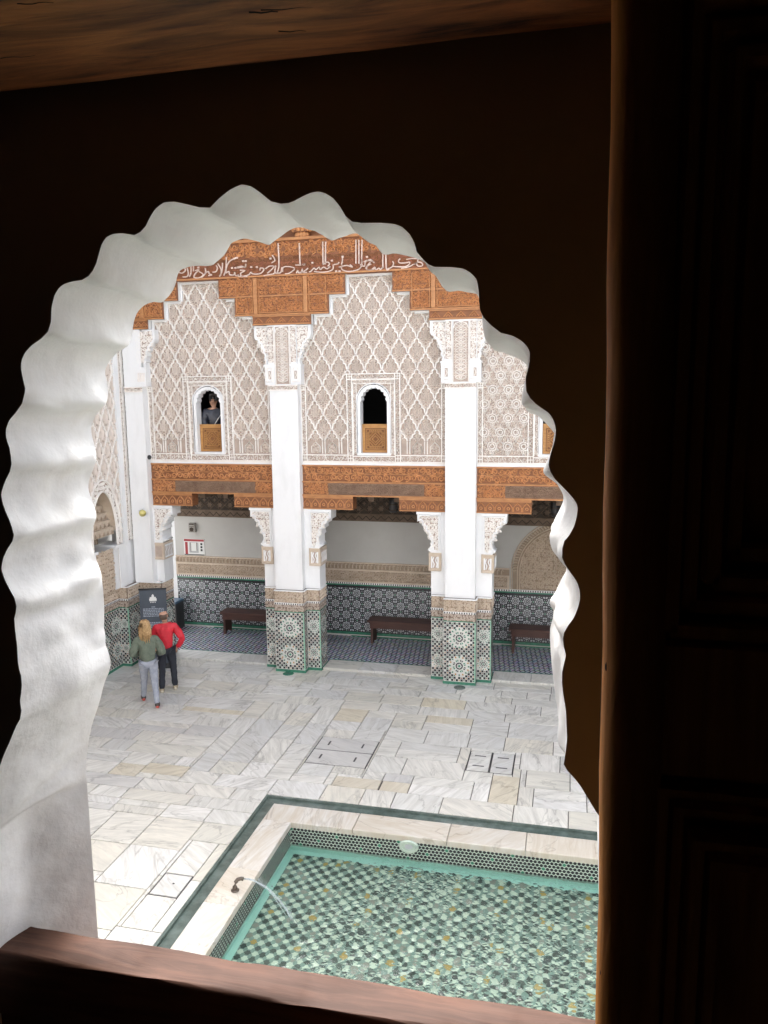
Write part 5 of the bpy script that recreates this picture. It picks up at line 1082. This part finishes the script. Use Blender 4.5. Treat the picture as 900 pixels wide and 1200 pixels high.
def body(n, e, J, s):
    h = J.get('lean', (0, 0))
    n['pel'] = (0, 0, .98*s, .115*s); n['sp'] = (h[0]*.4, h[1]*.4, 1.18*s, .105*s); n['ch'] = (h[0]*.8, h[1]*.8, 1.38*s, .125*s)
    n['nk'] = (h[0], h[1], 1.53*s, .058*s); hx, hy = J.get('head', h)
    n['hc'] = (hx, hy+.01, 1.685*s, .082*s); n['hb'] = (hx, hy-.045, 1.70*s, .078*s); n['hf'] = (hx, hy+.05, 1.665*s, .068*s); n['cr'] = (hx, hy, 1.755*s, .066*s); n['cn'] = (hx, hy+.062, 1.60*s, .038*s)
    n['nose'] = (hx, hy+.135, 1.675*s, .013); n['el'] = (hx-.092*s, hy-.005, 1.68*s, .016); n['er'] = (hx+.092*s, hy-.005, 1.68*s, .016)
    e += [('pel', 'sp'), ('sp', 'ch'), ('ch', 'nk'), ('nk', 'hc'), ('hc', 'hb'), ('hc', 'hf'), ('hc', 'cr'), ('hf', 'cn'), ('hf', 'nose'), ('hc', 'el'), ('hc', 'er')]
    for k, sg in (('L', -1), ('R', 1)):
        n['sh'+k] = (h[0]*.9+sg*.165*s, h[1]*.9, 1.46*s, .062*s); n['eb'+k] = (*J['elbow'+k], .045*s); n['wr'+k] = (*J['wrist'+k], .030*s); e += [('ch', 'sh'+k), ('sh'+k, 'eb'+k), ('eb'+k, 'wr'+k)]
        hand(n, e, 'f'+k, 'wr'+k, J['hand'+k], sg)
        n['hp'+k] = (sg*.085*s, 0, .92*s, .088*s); n['kn'+k] = (*J['knee'+k], .056*s); n['an'+k] = (*J['ankle'+k], .038*s); a = J['ankle'+k]; n['to'+k] = (a[0]+sg*.02, a[1]+.15, max(.035, a[2]-.055), .032*s)
        e += [('pel', 'hp'+k), ('hp'+k, 'kn'+k), ('kn'+k, 'an'+k), ('an'+k, 'to'+k)]
def person(label, loc, heading, J, s, top, bottom, hem, sleeve, hair, loose=1.0, shoes=None, group=None):
    t = thing('person', label, 'person', loc, group); t.rotation_euler = (0, 0, heading)
    n = {}; e = []; body(n, e, J, s); skin('body', n, e, 'skin', t, None)
    h = J.get('lean', (0, 0)); c = {}; ce = []
    c['a'] = (h[0]*.1, 0, hem*s, .155*s*loose); c['b'] = (h[0]*.4, h[1]*.4, 1.16*s, .15*s*loose); c['c'] = (h[0]*.8, h[1]*.8, 1.36*s, .150*s*loose); c['d'] = (h[0], h[1]-.005, 1.515*s, .082*s)
    ce += [('a', 'b'), ('b', 'c'), ('c', 'd')]
    for k, sg in (('L', -1), ('R', 1)):
        c['s'+k] = (h[0]*.9+sg*.192*s, h[1]*.9, 1.445*s, .092*s); x, y, z = J['elbow'+k]; c['e'+k] = (x, y, z, .072*s*sleeve); x2, y2, z2 = J['wrist'+k]; c['m'+k] = ((n['sh'+k][0]+x)/2, (n['sh'+k][1]+y)/2, (n['sh'+k][2]+z)/2, .086*s*sleeve); c['w'+k] = (x2, y2, z2, .052*s*sleeve); ce += [('c', 's'+k), ('s'+k, 'm'+k), ('m'+k, 'e'+k), ('e'+k, 'w'+k)]
    skin('jacket', c, ce, top, t, None)
    q = {}; qe = []; q['p'] = (0, 0, .99*s, .135*s)
    for k, sg in (('L', -1), ('R', 1)):
        q['h'+k] = (sg*.09*s, -.01, .90*s, .115*s); x, y, z = J['knee'+k]; q['u'+k] = ((sg*.09*s+x)/2, y/2, (.9*s+z)/2, .095*s); q['k'+k] = (x, y, z, .073*s); x2, y2, z2 = J['ankle'+k]; q['c'+k] = ((x+x2)/2, (y+y2)/2-.02, (z+z2)/2+.02, .066*s); q['a'+k] = (x2, y2, z2-.025, .054*s if bottom == 'jeans' else .070*s); qe += [('p', 'h'+k), ('h'+k, 'u'+k), ('u'+k, 'k'+k), ('k'+k, 'c'+k), ('c'+k, 'a'+k)]
    skin('trousers', q, qe, bottom, t, None)
    if shoes:
        for k, sg in (('L', -1), ('R', 1)):
            a = J['ankle'+k]; b_ = n['to'+k]; zz = max(.055, a[2]-.03)
            S_ = {'x': (a[0], a[1]-.045, zz, .058), 'y': (a[0]+sg*.008, a[1]+.06, max(.05, (zz+b_[2])/2), .058), 'z': (b_[0], b_[1]+.02, max(.045, b_[2]+.005), .048)}
            sh = skin('shoe', S_, [('x', 'y'), ('y', 'z')], shoes[0], t, None)
            S2 = {'x': (a[0], a[1]-.05, zz-.032, .046), 'y': (b_[0], b_[1]+.02, max(.022, b_[2]-.02), .040)}
            skin('sole', S2, [('x', 'y')], shoes[1], sh, None); sh.children[0].scale = (1, 1, .45) if False else (1, 1, 1)
    return t, n
# man in red
J = dict(lean=(0, .02), head=(-.02, .03), elbowR=(.36, -.06, 1.19), wristR=(.235, .02, .985), handR=(-.35, .35, -.9), elbowL=(-.27, .06, 1.20), wristL=(-.20, .24, 1.10), handL=(.5, .8, .1), kneeR=(.13, .06, .50), ankleR=(.15, .06, .10), kneeL=(-.11, -.01, .50), ankleL=(-.13, -.06, .10))
t, n = person('man in a red jacket and dark trousers facing the grey banner, seen from behind', (-8.50, 15.02, 0), math.radians(28), J, 1.03, 'red', 'navy', .86, 1.0, None, 1.06, ('shoe_b', 'sole'))
hx, hy, hz = n['hc'][:3]
hr = {'m': (hx, hy-.075, hz-.03, .062), 'l': (hx-.05, hy-.055, hz-.03, .055), 'll': (hx-.082, hy+.0, hz-.02, .034), 'r': (hx+.05, hy-.055, hz-.03, .055), 'rr': (hx+.082, hy+.0, hz-.02, .034), 'd': (hx, hy-.055, hz-.115, .058)}
skin('hair', hr, [('m', 'l'), ('l', 'll'), ('m', 'r'), ('r', 'rr'), ('m', 'd')], 'brownhair', t, None)
# woman in green
J = dict(lean=(-.02, .03), head=(-.03, .05), elbowR=(.315, -.02, 1.12), wristR=(.20, .20, 1.06), handR=(-.6, .7, .2), elbowL=(-.315, .0, 1.12), wristL=(-.19, .22, 1.08), handL=(.6, .7, .2), kneeR=(.11, -.12, .50), ankleR=(.13, -.28, .12), kneeL=(-.10, .15, .51), ankleL=(-.13, .24, .12))
t, n = person('woman with blond hair, green fleece and grey jeans walking away behind the man', (-8.50, 14.25, 0), math.radians(31), J, 1.0, 'fleece', 'jeans', .90, 1.16, None, 1.22, ('shoe_d', 'shoe_r'))
hx, hy, hz = n['hc'][:3]
hr = {'t': (hx, hy+.01, hz+.105, .07), 'a': (hx, hy-.02, hz+.05, .108), 'b': (hx, hy-.05, hz-.03, .112), 'c': (hx, hy-.085, hz-.13, .088), 'd': (hx-.01, hy-.11, hz-.23, .062), 'l': (hx-.07, hy-.05, hz-.14, .055), 'l2': (hx-.09, hy-.07, hz-.26, .035), 'r': (hx+.07, hy-.05, hz-.14, .055), 'r2': (hx+.08, hy-.08, hz-.25, .035)}
skin('hair', hr, [('t', 'a'), ('a', 'b'), ('b', 'c'), ('c', 'd'), ('b', 'l'), ('l', 'l2'), ('b', 'r'), ('r', 'r2')], 'blond', t, None)
g = G(); rr = random.Random(3)
for k in range(110):
    a = -pi/2+rr.uniform(-1.75, 1.75); r_ = rr.uniform(.098, .118); z1 = hz-rr.uniform(.16, .33); q = rr.uniform(.75, 1.05)
    g.tube([(hx+.03*math.cos(a), hy+.03*math.sin(a), hz+.165), (hx+r_*.75*math.cos(a), hy-.02+r_*.85*math.sin(a), hz+.12), (hx+r_*1.02*math.cos(a), hy-.02+r_*1.1*math.sin(a), hz+.01), (hx+r_*q*math.cos(a+.1), hy-.035+r_*q*math.sin(a), hz-.11), (hx+r_*q*1.05*math.cos(a)+rr.uniform(-.02, .02), hy-.06+r_*q*.9*math.sin(a), z1)], [.006, .011, .011, .010, .004], 5)
M['blond2'] = mat('blond_lock', (.55, .37, .18), .5, (.28, .16, .07), 30); ORG[t] = (0, 0, 0); o = g.build('hair_lock', ['blond2'], t); o['kind'] = 'stuff'
# person at the far window
J = dict(lean=(0, .02), head=(.01, .05), elbowR=(.25, .0, 1.16), wristR=(.22, .10, .92), handR=(0, .3, -1), elbowL=(-.30, .0, 1.16), wristL=(-.25, .10, .92), handL=(0, .3, -1), kneeR=(.10, .0, .5), ankleR=(.10, 0, .1), kneeL=(-.10, 0, .5), ankleL=(-.10, 0, .1))
t, n = person('dark haired person in a black jacket looking out of the far left window', (-8.25, 17.40, 4.64), pi+.45, J, 1.0, 'blackj', 'navy', .95, 1.22, None, 1.04, ('shoe_d', 'sole'))
hx, hy, hz = n['hc'][:3]
hr = {'a': (hx, hy-.02, hz+.065, .085), 'b': (hx, hy-.06, hz+.0, .088), 'c': (hx, hy-.06, hz-.09, .06), 'l': (hx-.08, hy+.02, hz-.0, .024), 'r': (hx+.08, hy+.02, hz-.0, .024), 'f': (hx, hy+.065, hz+.075, .030)}
skin('hair', hr, [('a', 'b'), ('b', 'c'), ('b', 'l'), ('b', 'r'), ('a', 'f')], 'blackhair', t, None)
g = G()
for s_ in (-1, 1): g.sphere((hx+s_*.032, hy+.118, hz+.005), .011, 8); g.tube([(hx+s_*.015, hy+.125, hz+.03), (hx+s_*.05, hy+.115, hz+.032)], .005, 5)
ORG[t] = (0, 0, 0); o = g.build('eye', ['blackhair'], t)
g = G(); g.tube([(hx-.024, hy+.118, hz-.055), (hx, hy+.126, hz-.052), (hx+.024, hy+.118, hz-.055)], .006, 6); g.build('mouth', [mat('lips', (.35, .10, .09), .5)], t)
g = G(); g.tube([(-.20, .155, 1.42), (-.08, .20, 1.25), (.07, .185, 1.02)], .010, 6); g.build('strap', ['whitepr'], t)

# ================================================================ THE WINDOW THE PICTURE IS TAKEN FROM
PA=[(-0.805,5.531),(-0.793,5.63),(-0.78,5.734),(-0.769,5.819),(-0.763,5.865),(-0.756,5.904),(-0.748,5.942),(-0.74,5.973),(-0.732,5.997),(-0.725,6.015),(-0.719,6.028),(-0.708,6.048),(-0.695,6.073),(-0.688,6.083),(-0.685,6.095),(-0.686,6.109),(-0.683,6.119),(-0.681,6.13),(-0.681,6.143),(-0.683,6.15),(-0.684,6.163),(-0.683,6.182),(-0.684,6.202),(-0.684,6.214),(-0.684,6.219),(-0.681,6.226),(-0.679,6.235),(-0.681,6.246),(-0.687,6.257),(-0.693,6.269),(-0.697,6.283),(-0.693,6.296),(-0.686,6.308),(-0.677,6.319),(-0.674,6.327),(-0.676,6.337),(-0.679,6.347),(-0.683,6.356),(-0.686,6.366),(-0.688,6.378),(-0.685,6.385),(-0.68,6.395),(-0.672,6.407),(-0.669,6.416),(-0.669,6.426),(-0.67,6.437),(-0.674,6.448),(-0.673,6.459),(-0.667,6.47),(-0.657,6.479),(-0.647,6.49),(-0.642,6.503),(-0.641,6.508),(-0.643,6.518),(-0.645,6.533),(-0.643,6.542),(-0.637,6.551),(-0.627,6.559),(-0.614,6.566),(-0.604,6.574),(-0.599,6.585),(-0.597,6.601),(-0.592,6.615),(-0.585,6.624),(-0.577,6.628),(-0.566,6.63),(-0.554,6.631),(-0.545,6.635),(-0.539,6.641),(-0.534,6.649),(-0.53,6.659),(-0.526,6.669),(-0.52,6.677),(-0.51,6.68),(-0.498,6.68),(-0.484,6.677),(-0.476,6.68),(-0.469,6.686),(-0.464,6.694),(-0.456,6.704),(-0.446,6.71),(-0.432,6.71),(-0.417,6.706),(-0.403,6.702),(-0.39,6.701),(-0.379,6.71),(-0.366,6.718),(-0.352,6.723),(-0.341,6.72),(-0.33,6.712),(-0.319,6.703),(-0.308,6.7),(-0.299,6.7),(-0.292,6.702),(-0.283,6.706),(-0.274,6.709),(-0.265,6.71),(-0.257,6.707),(-0.249,6.702),(-0.242,6.693),(-0.236,6.683),(-0.229,6.677),(-0.219,6.675),(-0.198,6.674),(-0.183,6.672),(-0.175,6.669),(-0.167,6.661),(-0.162,6.652),(-0.16,6.643),(-0.154,6.636),(-0.148,6.63),(-0.141,6.627),(-0.124,6.626),(-0.111,6.624),(-0.104,6.62),(-0.097,6.613),(-0.095,6.6),(-0.094,6.583),(-0.09,6.574),(-0.082,6.566),(-0.072,6.558),(-0.06,6.555),(-0.051,6.55),(-0.045,6.544),(-0.042,6.538),(-0.042,6.529),(-0.044,6.519),(-0.046,6.513),(-0.046,6.506),(-0.045,6.498),(-0.041,6.491),(-0.035,6.485),(-0.028,6.48),(-0.022,6.476),(-0.018,6.471),(-0.015,6.463),(-0.014,6.457),(-0.015,6.448),(-0.018,6.438),(-0.02,6.43),(-0.021,6.422),(-0.019,6.415),(-0.014,6.407),(-0.007,6.4),(0.0,6.393),(0.006,6.386),(0.009,6.381),(0.01,6.376),(0.009,6.368),(0.007,6.358),(0.002,6.348),(-0.003,6.342),(-0.005,6.334),(-0.005,6.324),(-0.002,6.317),(0.004,6.308),(0.011,6.299),(0.014,6.29),(0.015,6.28),(0.013,6.271),(0.009,6.259),(0.003,6.25),(-0.001,6.242),(-0.002,6.235),(-0.001,6.226),(0.002,6.217),(-0.0,6.209),(-0.002,6.198),(-0.002,6.186),(0.0,6.171),(0.003,6.155),(0.004,6.138),(0.005,6.122),(0.004,6.109),(0.003,6.1),(0.002,6.092),(0.006,6.085),(0.014,6.077),(0.021,6.068),(0.027,6.058),(0.033,6.048),(0.038,6.04),(0.044,6.032),(0.048,6.022),(0.051,6.007),(0.054,5.97),(0.058,5.91),(0.061,5.842),(0.065,5.761),(0.069,5.683)]
PB=[(-0.768,5.568),(-0.759,5.658),(-0.742,5.756),(-0.723,5.833),(-0.717,5.881),(-0.715,5.916),(-0.711,5.948),(-0.705,5.978),(-0.699,5.999),(-0.693,6.015),(-0.686,6.03),(-0.679,6.049),(-0.673,6.068),(-0.668,6.079),(-0.663,6.088),(-0.657,6.105),(-0.663,6.128),(-0.665,6.129),(-0.665,6.138),(-0.664,6.145),(-0.666,6.157),(-0.664,6.176),(-0.663,6.194),(-0.663,6.207),(-0.663,6.21),(-0.663,6.216),(-0.664,6.228),(-0.664,6.237),(-0.667,6.25),(-0.671,6.261),(-0.675,6.275),(-0.677,6.286),(-0.676,6.297),(-0.673,6.308),(-0.668,6.319),(-0.666,6.324),(-0.666,6.332),(-0.669,6.342),(-0.673,6.353),(-0.676,6.363),(-0.676,6.371),(-0.672,6.383),(-0.666,6.393),(-0.662,6.402),(-0.659,6.41),(-0.66,6.422),(-0.662,6.432),(-0.665,6.443),(-0.665,6.456),(-0.657,6.469),(-0.647,6.479),(-0.639,6.487),(-0.636,6.492),(-0.634,6.5),(-0.635,6.515),(-0.637,6.524),(-0.637,6.534),(-0.629,6.546),(-0.616,6.557),(-0.604,6.563),(-0.597,6.568),(-0.591,6.582),(-0.589,6.594),(-0.585,6.605),(-0.581,6.612),(-0.569,6.621),(-0.553,6.624),(-0.546,6.624),(-0.54,6.625),(-0.533,6.63),(-0.526,6.638),(-0.521,6.648),(-0.519,6.658),(-0.514,6.664),(-0.499,6.668),(-0.485,6.668),(-0.477,6.667),(-0.473,6.667),(-0.465,6.669),(-0.45,6.679),(-0.443,6.689),(-0.439,6.695),(-0.422,6.7),(-0.403,6.695),(-0.392,6.691),(-0.383,6.692),(-0.37,6.699),(-0.359,6.706),(-0.348,6.71),(-0.328,6.706),(-0.318,6.7),(-0.31,6.696),(-0.303,6.694),(-0.298,6.693),(-0.291,6.693),(-0.282,6.695),(-0.274,6.698),(-0.261,6.697),(-0.251,6.692),(-0.243,6.687),(-0.236,6.68),(-0.23,6.672),(-0.22,6.671),(-0.204,6.667),(-0.19,6.663),(-0.181,6.658),(-0.172,6.65),(-0.164,6.644),(-0.159,6.639),(-0.153,6.631),(-0.148,6.625),(-0.141,6.623),(-0.129,6.62),(-0.119,6.618),(-0.113,6.617),(-0.108,6.605),(-0.103,6.585),(-0.102,6.569),(-0.097,6.559),(-0.09,6.551),(-0.08,6.544),(-0.068,6.54),(-0.059,6.535),(-0.053,6.529),(-0.05,6.523),(-0.05,6.514),(-0.052,6.504),(-0.053,6.498),(-0.054,6.491),(-0.052,6.483),(-0.049,6.476),(-0.043,6.47),(-0.035,6.464),(-0.026,6.455),(-0.018,6.445),(-0.017,6.444),(-0.018,6.441),(-0.02,6.432),(-0.023,6.423),(-0.025,6.416),(-0.024,6.407),(-0.022,6.401),(-0.019,6.393),(-0.015,6.384),(-0.01,6.376),(-0.006,6.369),(-0.006,6.365),(-0.006,6.362),(-0.008,6.356),(-0.011,6.349),(-0.017,6.337),(-0.018,6.327),(-0.017,6.318),(-0.014,6.308),(-0.012,6.301),(-0.007,6.292),(-0.002,6.282),(-0.0,6.275),(-0.001,6.27),(-0.005,6.264),(-0.01,6.252),(-0.017,6.233),(-0.016,6.226),(-0.015,6.22),(-0.015,6.213),(-0.017,6.204),(-0.019,6.196),(-0.019,6.184),(-0.018,6.171),(-0.016,6.156),(-0.014,6.141),(-0.012,6.124),(-0.01,6.107),(-0.008,6.096),(-0.007,6.087),(-0.006,6.079),(-0.004,6.073),(-0.002,6.064),(-0.0,6.054),(0.007,6.044),(0.02,6.036),(0.03,6.028),(0.035,6.02),(0.039,6.01),(0.043,5.994),(0.046,5.958),(0.049,5.9),(0.052,5.834),(0.056,5.755),(0.059,5.681)]

YI, YO = .835, 1.0
ww = thing('window_wall', 'thick plaster wall with a scalloped horseshoe window opening around the view', 'wall', (-.37, .9, 5.0))
ZB = 5.45
A_ = [(PA[0][0], ZB)]+PA+[(PA[-1][0], ZB)]; B_ = []
for (xa, za), (xb, zb2) in zip(PA, PB):
    if xa < -.6 and za < 5.95:
        k = min(1, (5.95-za)/.05); xb = xb*(1-k)+(-.714)*k
    B_.append((xb, zb2))
B_ = [(B_[0][0], ZB)]+B_+[(B_[-1][0], ZB)]
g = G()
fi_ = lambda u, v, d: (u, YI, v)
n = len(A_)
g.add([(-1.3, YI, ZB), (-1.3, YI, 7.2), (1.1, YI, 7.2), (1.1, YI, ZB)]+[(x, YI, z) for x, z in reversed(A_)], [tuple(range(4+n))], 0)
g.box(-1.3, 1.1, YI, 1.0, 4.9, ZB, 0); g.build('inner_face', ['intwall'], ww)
g = G(); g.add([(-10.3, YO, ZB), (-10.3, YO, 10.4), (9.7, YO, 10.4), (9.7, YO, ZB)]+[(x, YO, z) for x, z in reversed(B_)], [tuple(range(4+n))], 0)
g.box(-10.3, 9.7, .6, YO, 0, 4.9, 0); g.box(-10.3, -1.3, .6, .99, 4.9, 10.4, 0); g.box(1.1, 9.7, .6, .99, 4.9, 10.4, 0); g.box(-1.3, 1.1, .6, .99, 7.2, 10.4, 0); g.build('outer_face', ['white'], ww)
g = G(); NS = 10; vs = []; rr = random.Random(5)
ts = [0, .12, .25, .4, .55, .66, .78, .88, .95, 1.0]
ph = [rr.random()*6 for _ in range(12)]
def dense(P, Q):
    oa, ob_ = [], []
    for i in range(len(P)-1):
        m_ = max(1, int(math.hypot(P[i+1][0]-P[i][0], P[i+1][1]-P[i][1])/.006))
        for k_ in range(m_): t_ = k_/m_; oa.append(tuple(P[i][a]+(P[i+1][a]-P[i][a])*t_ for a in (0, 1))); ob_.append(tuple(Q[i][a]+(Q[i+1][a]-Q[i][a])*t_ for a in (0, 1)))
    return oa+[P[-1]], ob_+[Q[-1]]
Ad, Bd = dense(A_, B_); n = len(Ad)
def cusped(P, amp, wid):    # sharpen the arris between neighbouring scallops
    m_ = len(P); r_ = [math.hypot(x+.33, z-6.30) for x, z in P]; acc = [0.0]
    for i in range(1, m_): acc.append(acc[-1]+math.hypot(P[i][0]-P[i-1][0], P[i][1]-P[i-1][1]))
    K = [i for i in range(8, m_-8) if P[i][1] > 5.98 and r_[i] == min(r_[i-6:i+7]) and max(r_[max(0, i-14):i+15])-r_[i] > .0025]
    out = []
    for i, (x, z) in enumerate(P):
        q = max([0]+[max(0, 1-abs(acc[i]-acc[k])/wid)**1.4 for k in K]); b = max([0]+[max(0, 1-abs(abs(acc[i]-acc[k])-wid*1.7)/wid) for k in K]); e_ = amp*q-amp*.45*b; l = r_[i] or 1
        out.append((x-(x+.33)/l*e_, z-(z-6.30)/l*e_))
    return out
Ac, Bc = cusped(Ad, .008, .015), cusped(Bd, .008, .015)
# the shaped edge meets the flat faces of the wall exactly, the sharpening sits just inside
for i, ((xa, za), (xb, zb2)) in enumerate(zip(Ad, Bd)):
    for t_ in ts:
        k_ = min(1, t_/.10)*min(1, (1-t_)/.04); (xc_, zc_), (xd_, zd_) = Ac[i], Bc[i]; x = (xa+(xb-xa)*t_)*(1-k_)+(xc_+(xd_-xc_)*t_)*k_; z = (za+(zb2-za)*t_)*(1-k_)+(zc_+(zd_-zc_)*t_)*k_
        if xa < -.6 and za < 5.90 and t_ < .58: x = xa+.004   # the lower jamb keeps straight, then breaks inward
        elif xa < -.6 and za < 5.90: x = xa+.004+(xb-xa-.004)*(t_-.55)/.45 if t_ >= .55 else xa
        s_ = i*.09; e_ = math.sin(pi*t_)*.0026*(math.sin(s_*2.1+t_*5+ph[0])+math.sin(s_*4.3-t_*9+ph[1])+.7*math.sin(s_*.9+t_*13+ph[2])+.5*math.sin(s_*8.7+t_*17+ph[4]))
        if xa < -.6: q_ = min(1, max(0, (5.905+.075*t_-z)/.006)); x -= .011*q_*(1-t_**3)
        vs.append((x+e_, YI+(YO-YI)*t_, z+e_*.6))
k = len(ts); fs = [(i*k+j, i*k+j+1, (i+1)*k+j+1, (i+1)*k+j) for i in range(n-1) for j in range(k-1)]
g.add(vs, fs, 0, True); o = g.build('scalloped_reveal', ['reveal'], ww); ss = o.modifiers.new('smooth', 'SUBSURF'); ss.levels = 1; ss.render_levels = 1
# rail
t = thing('window_balustrade', 'worn reddish wooden rail and panel across the foot of the window', 'balustrade', (-.37, .9, 4.95))
def roundbar(name, x0, x1, ya, yb, za, zb_, r, mk, par, n_=4):
    g = G(); sec = []
    for cy_, cz_, a0 in ((yb-r, zb_-r, 0), (ya+r, zb_-r, pi/2), (ya+r, za+r, pi), (yb-r, za+r, 1.5*pi)):
        for i in range(n_+1): a = a0+pi/2*i/n_; sec.append((cy_+r*math.cos(a), cz_+r*math.sin(a)))
    m_ = 24; L_ = len(sec); vs = []
    for i in range(m_+1):
        x = x0+(x1-x0)*i/m_
        for j, (y, z) in enumerate(sec): w_ = .0012*math.sin(x*23+j)+.0008*math.sin(x*61+j*2); vs.append((x, y+w_, z+w_))
    g.add(vs, [(i*L_+j, i*L_+(j+1) % L_, (i+1)*L_+(j+1) % L_, (i+1)*L_+j) for i in range(m_) for j in range(L_)]+[tuple(range(L_)), tuple(range(m_*L_+L_-1, m_*L_-1, -1))], 0, True); return g.build(name, [mk], par)
roundbar('top_rail', -.86, .115, .872, .932, 5.60, 5.702, .0045, 'rail', t)
g = G(); g.box(-.86, .115, .885, .915, 4.95, 5.60)
for x in (-.60, -.35, -.10): g.box(x-.03, x+.03, .868, .885, 4.95, 5.60)
g.build('lower_panel', ['rail'], t)
# lintel
t = thing('lintel_beam', 'old cracked dark brown timber lintel across the head of the window', 'beam', (-.1, .62, 6.83))
roundbar('timber', -1.3, 1.1, .44, .828, 6.828, 6.98, .035, 'lintel', t, 6)
for k in range(16):
    x0, y0, l = R.uniform(-.75, .05), R.uniform(.50, .76), R.uniform(.02, .07); g = G()
    p = [(x0+l*i/5, y0+.0012*math.sin(i*1.7+x0*30)+.004*(i/5)) for i in range(6)]; g.strip(lambda u, v, d: (u, v, 6.8282-d), p, R.uniform(.0012, .003), 0, .0012, 0, taper=True); g.build('crack', ['black'], t)
# shutter, folded across the right of the window
t = thing('shutter_leaf', 'dark panelled wooden shutter leaf standing open at the right edge', 'shutter', (.25, .5, 5.0)); lean = math.radians(-.92)
Y0s, Y1s = .468, .53
g = G(); sec = []
for cx_, cy_, a0, r in ((.0225+.02, Y0s+.02, pi, .02), (.056, Y0s, -pi/2, 0), (.056, Y1s, 0, 0), (.0225+.006, Y1s-.006, pi/2, .006)):
    for i in range(5 if r else 1): a = a0+(pi/2*i/4 if r else 0); sec.append((cx_+r*math.cos(a), cy_+r*math.sin(a)))
L_ = len(sec); vs = []
for i in range(41):
    z = 5.0+(6.84-5.0)*i/40
    for x, y in sec: vs.append((x-(z-6.43)*.0157+.0006*math.sin(z*37), y, z))
g.add(vs, [(i*L_+j, i*L_+(j+1) % L_, (i+1)*L_+(j+1) % L_, (i+1)*L_+j) for i in range(40) for j in range(L_)], 0, True); g.build('stile', ['shutter'], t)
g = G(); g.box(.055, .50, Y0s+.014, Y1s-.008, 5.0, 6.84); g.build('leaf_board', ['shutter'], t)
for z0, z1 in ((5.08, 5.62), (5.72, 6.26), (6.36, 6.70)):
    for k, (a, d_) in enumerate(((.0, .013), (.014, .008), (.030, .015), (.046, .009))):
        g = G(); x0, x1 = .040+a*.7, .47-a; fz = FY(Y0s+.012)
        g.strip(fz, [(x0+.02, z0+a), (x1, z0+a), (x1, z1-a), (x0+.02, z1-a), (x0+.02, z0+a)], .012, 0, d_, 0, flat=True); g.build('moulding', ['shutter'], t)
for z0, z1 in ((5.0, 5.07), (5.63, 5.71), (6.27, 6.35), (6.71, 6.84)): g = G(); g.box(.0555, .49, Y0s+.002, Y0s+.0145, z0, z1); g.build('cross_rail', ['shutter'], t)
for z in (6.33, 6.12, 5.94): g = G(); g.sphere((.0245-(z-6.43)*.0157, .485, z), .0026, 8, 0, (.6, .8, 1.4)); g.build('nail_hole', ['black'], t)
g = G(); g.lathe(.045, .50, [(.022, 6.76), (.03, 6.78), (.022, 6.80), (.028, 6.82), (.02, 6.83)], 14); g.build('pivot_post', ['shutter'], t)
# the room
for nm, b_ in (('room_floor', (-1.3, 1.1, -2.6, .835, 4.85, 4.95)), ('room_ceiling', (-1.3, 1.1, -2.6, .835, 7.2, 7.3)), ('room_wall', (-1.4, -1.3, -2.6, .99, 4.85, 7.3)), ('room_wall', (1.1, 1.2, -2.6, .99, 4.85, 7.3)), ('room_wall', (-1.4, 1.2, -2.7, -2.6, 4.85, 7.3))):
    g = G(); g.box(*b_); o = g.build(nm, ['room']); o['kind'] = 'structure'
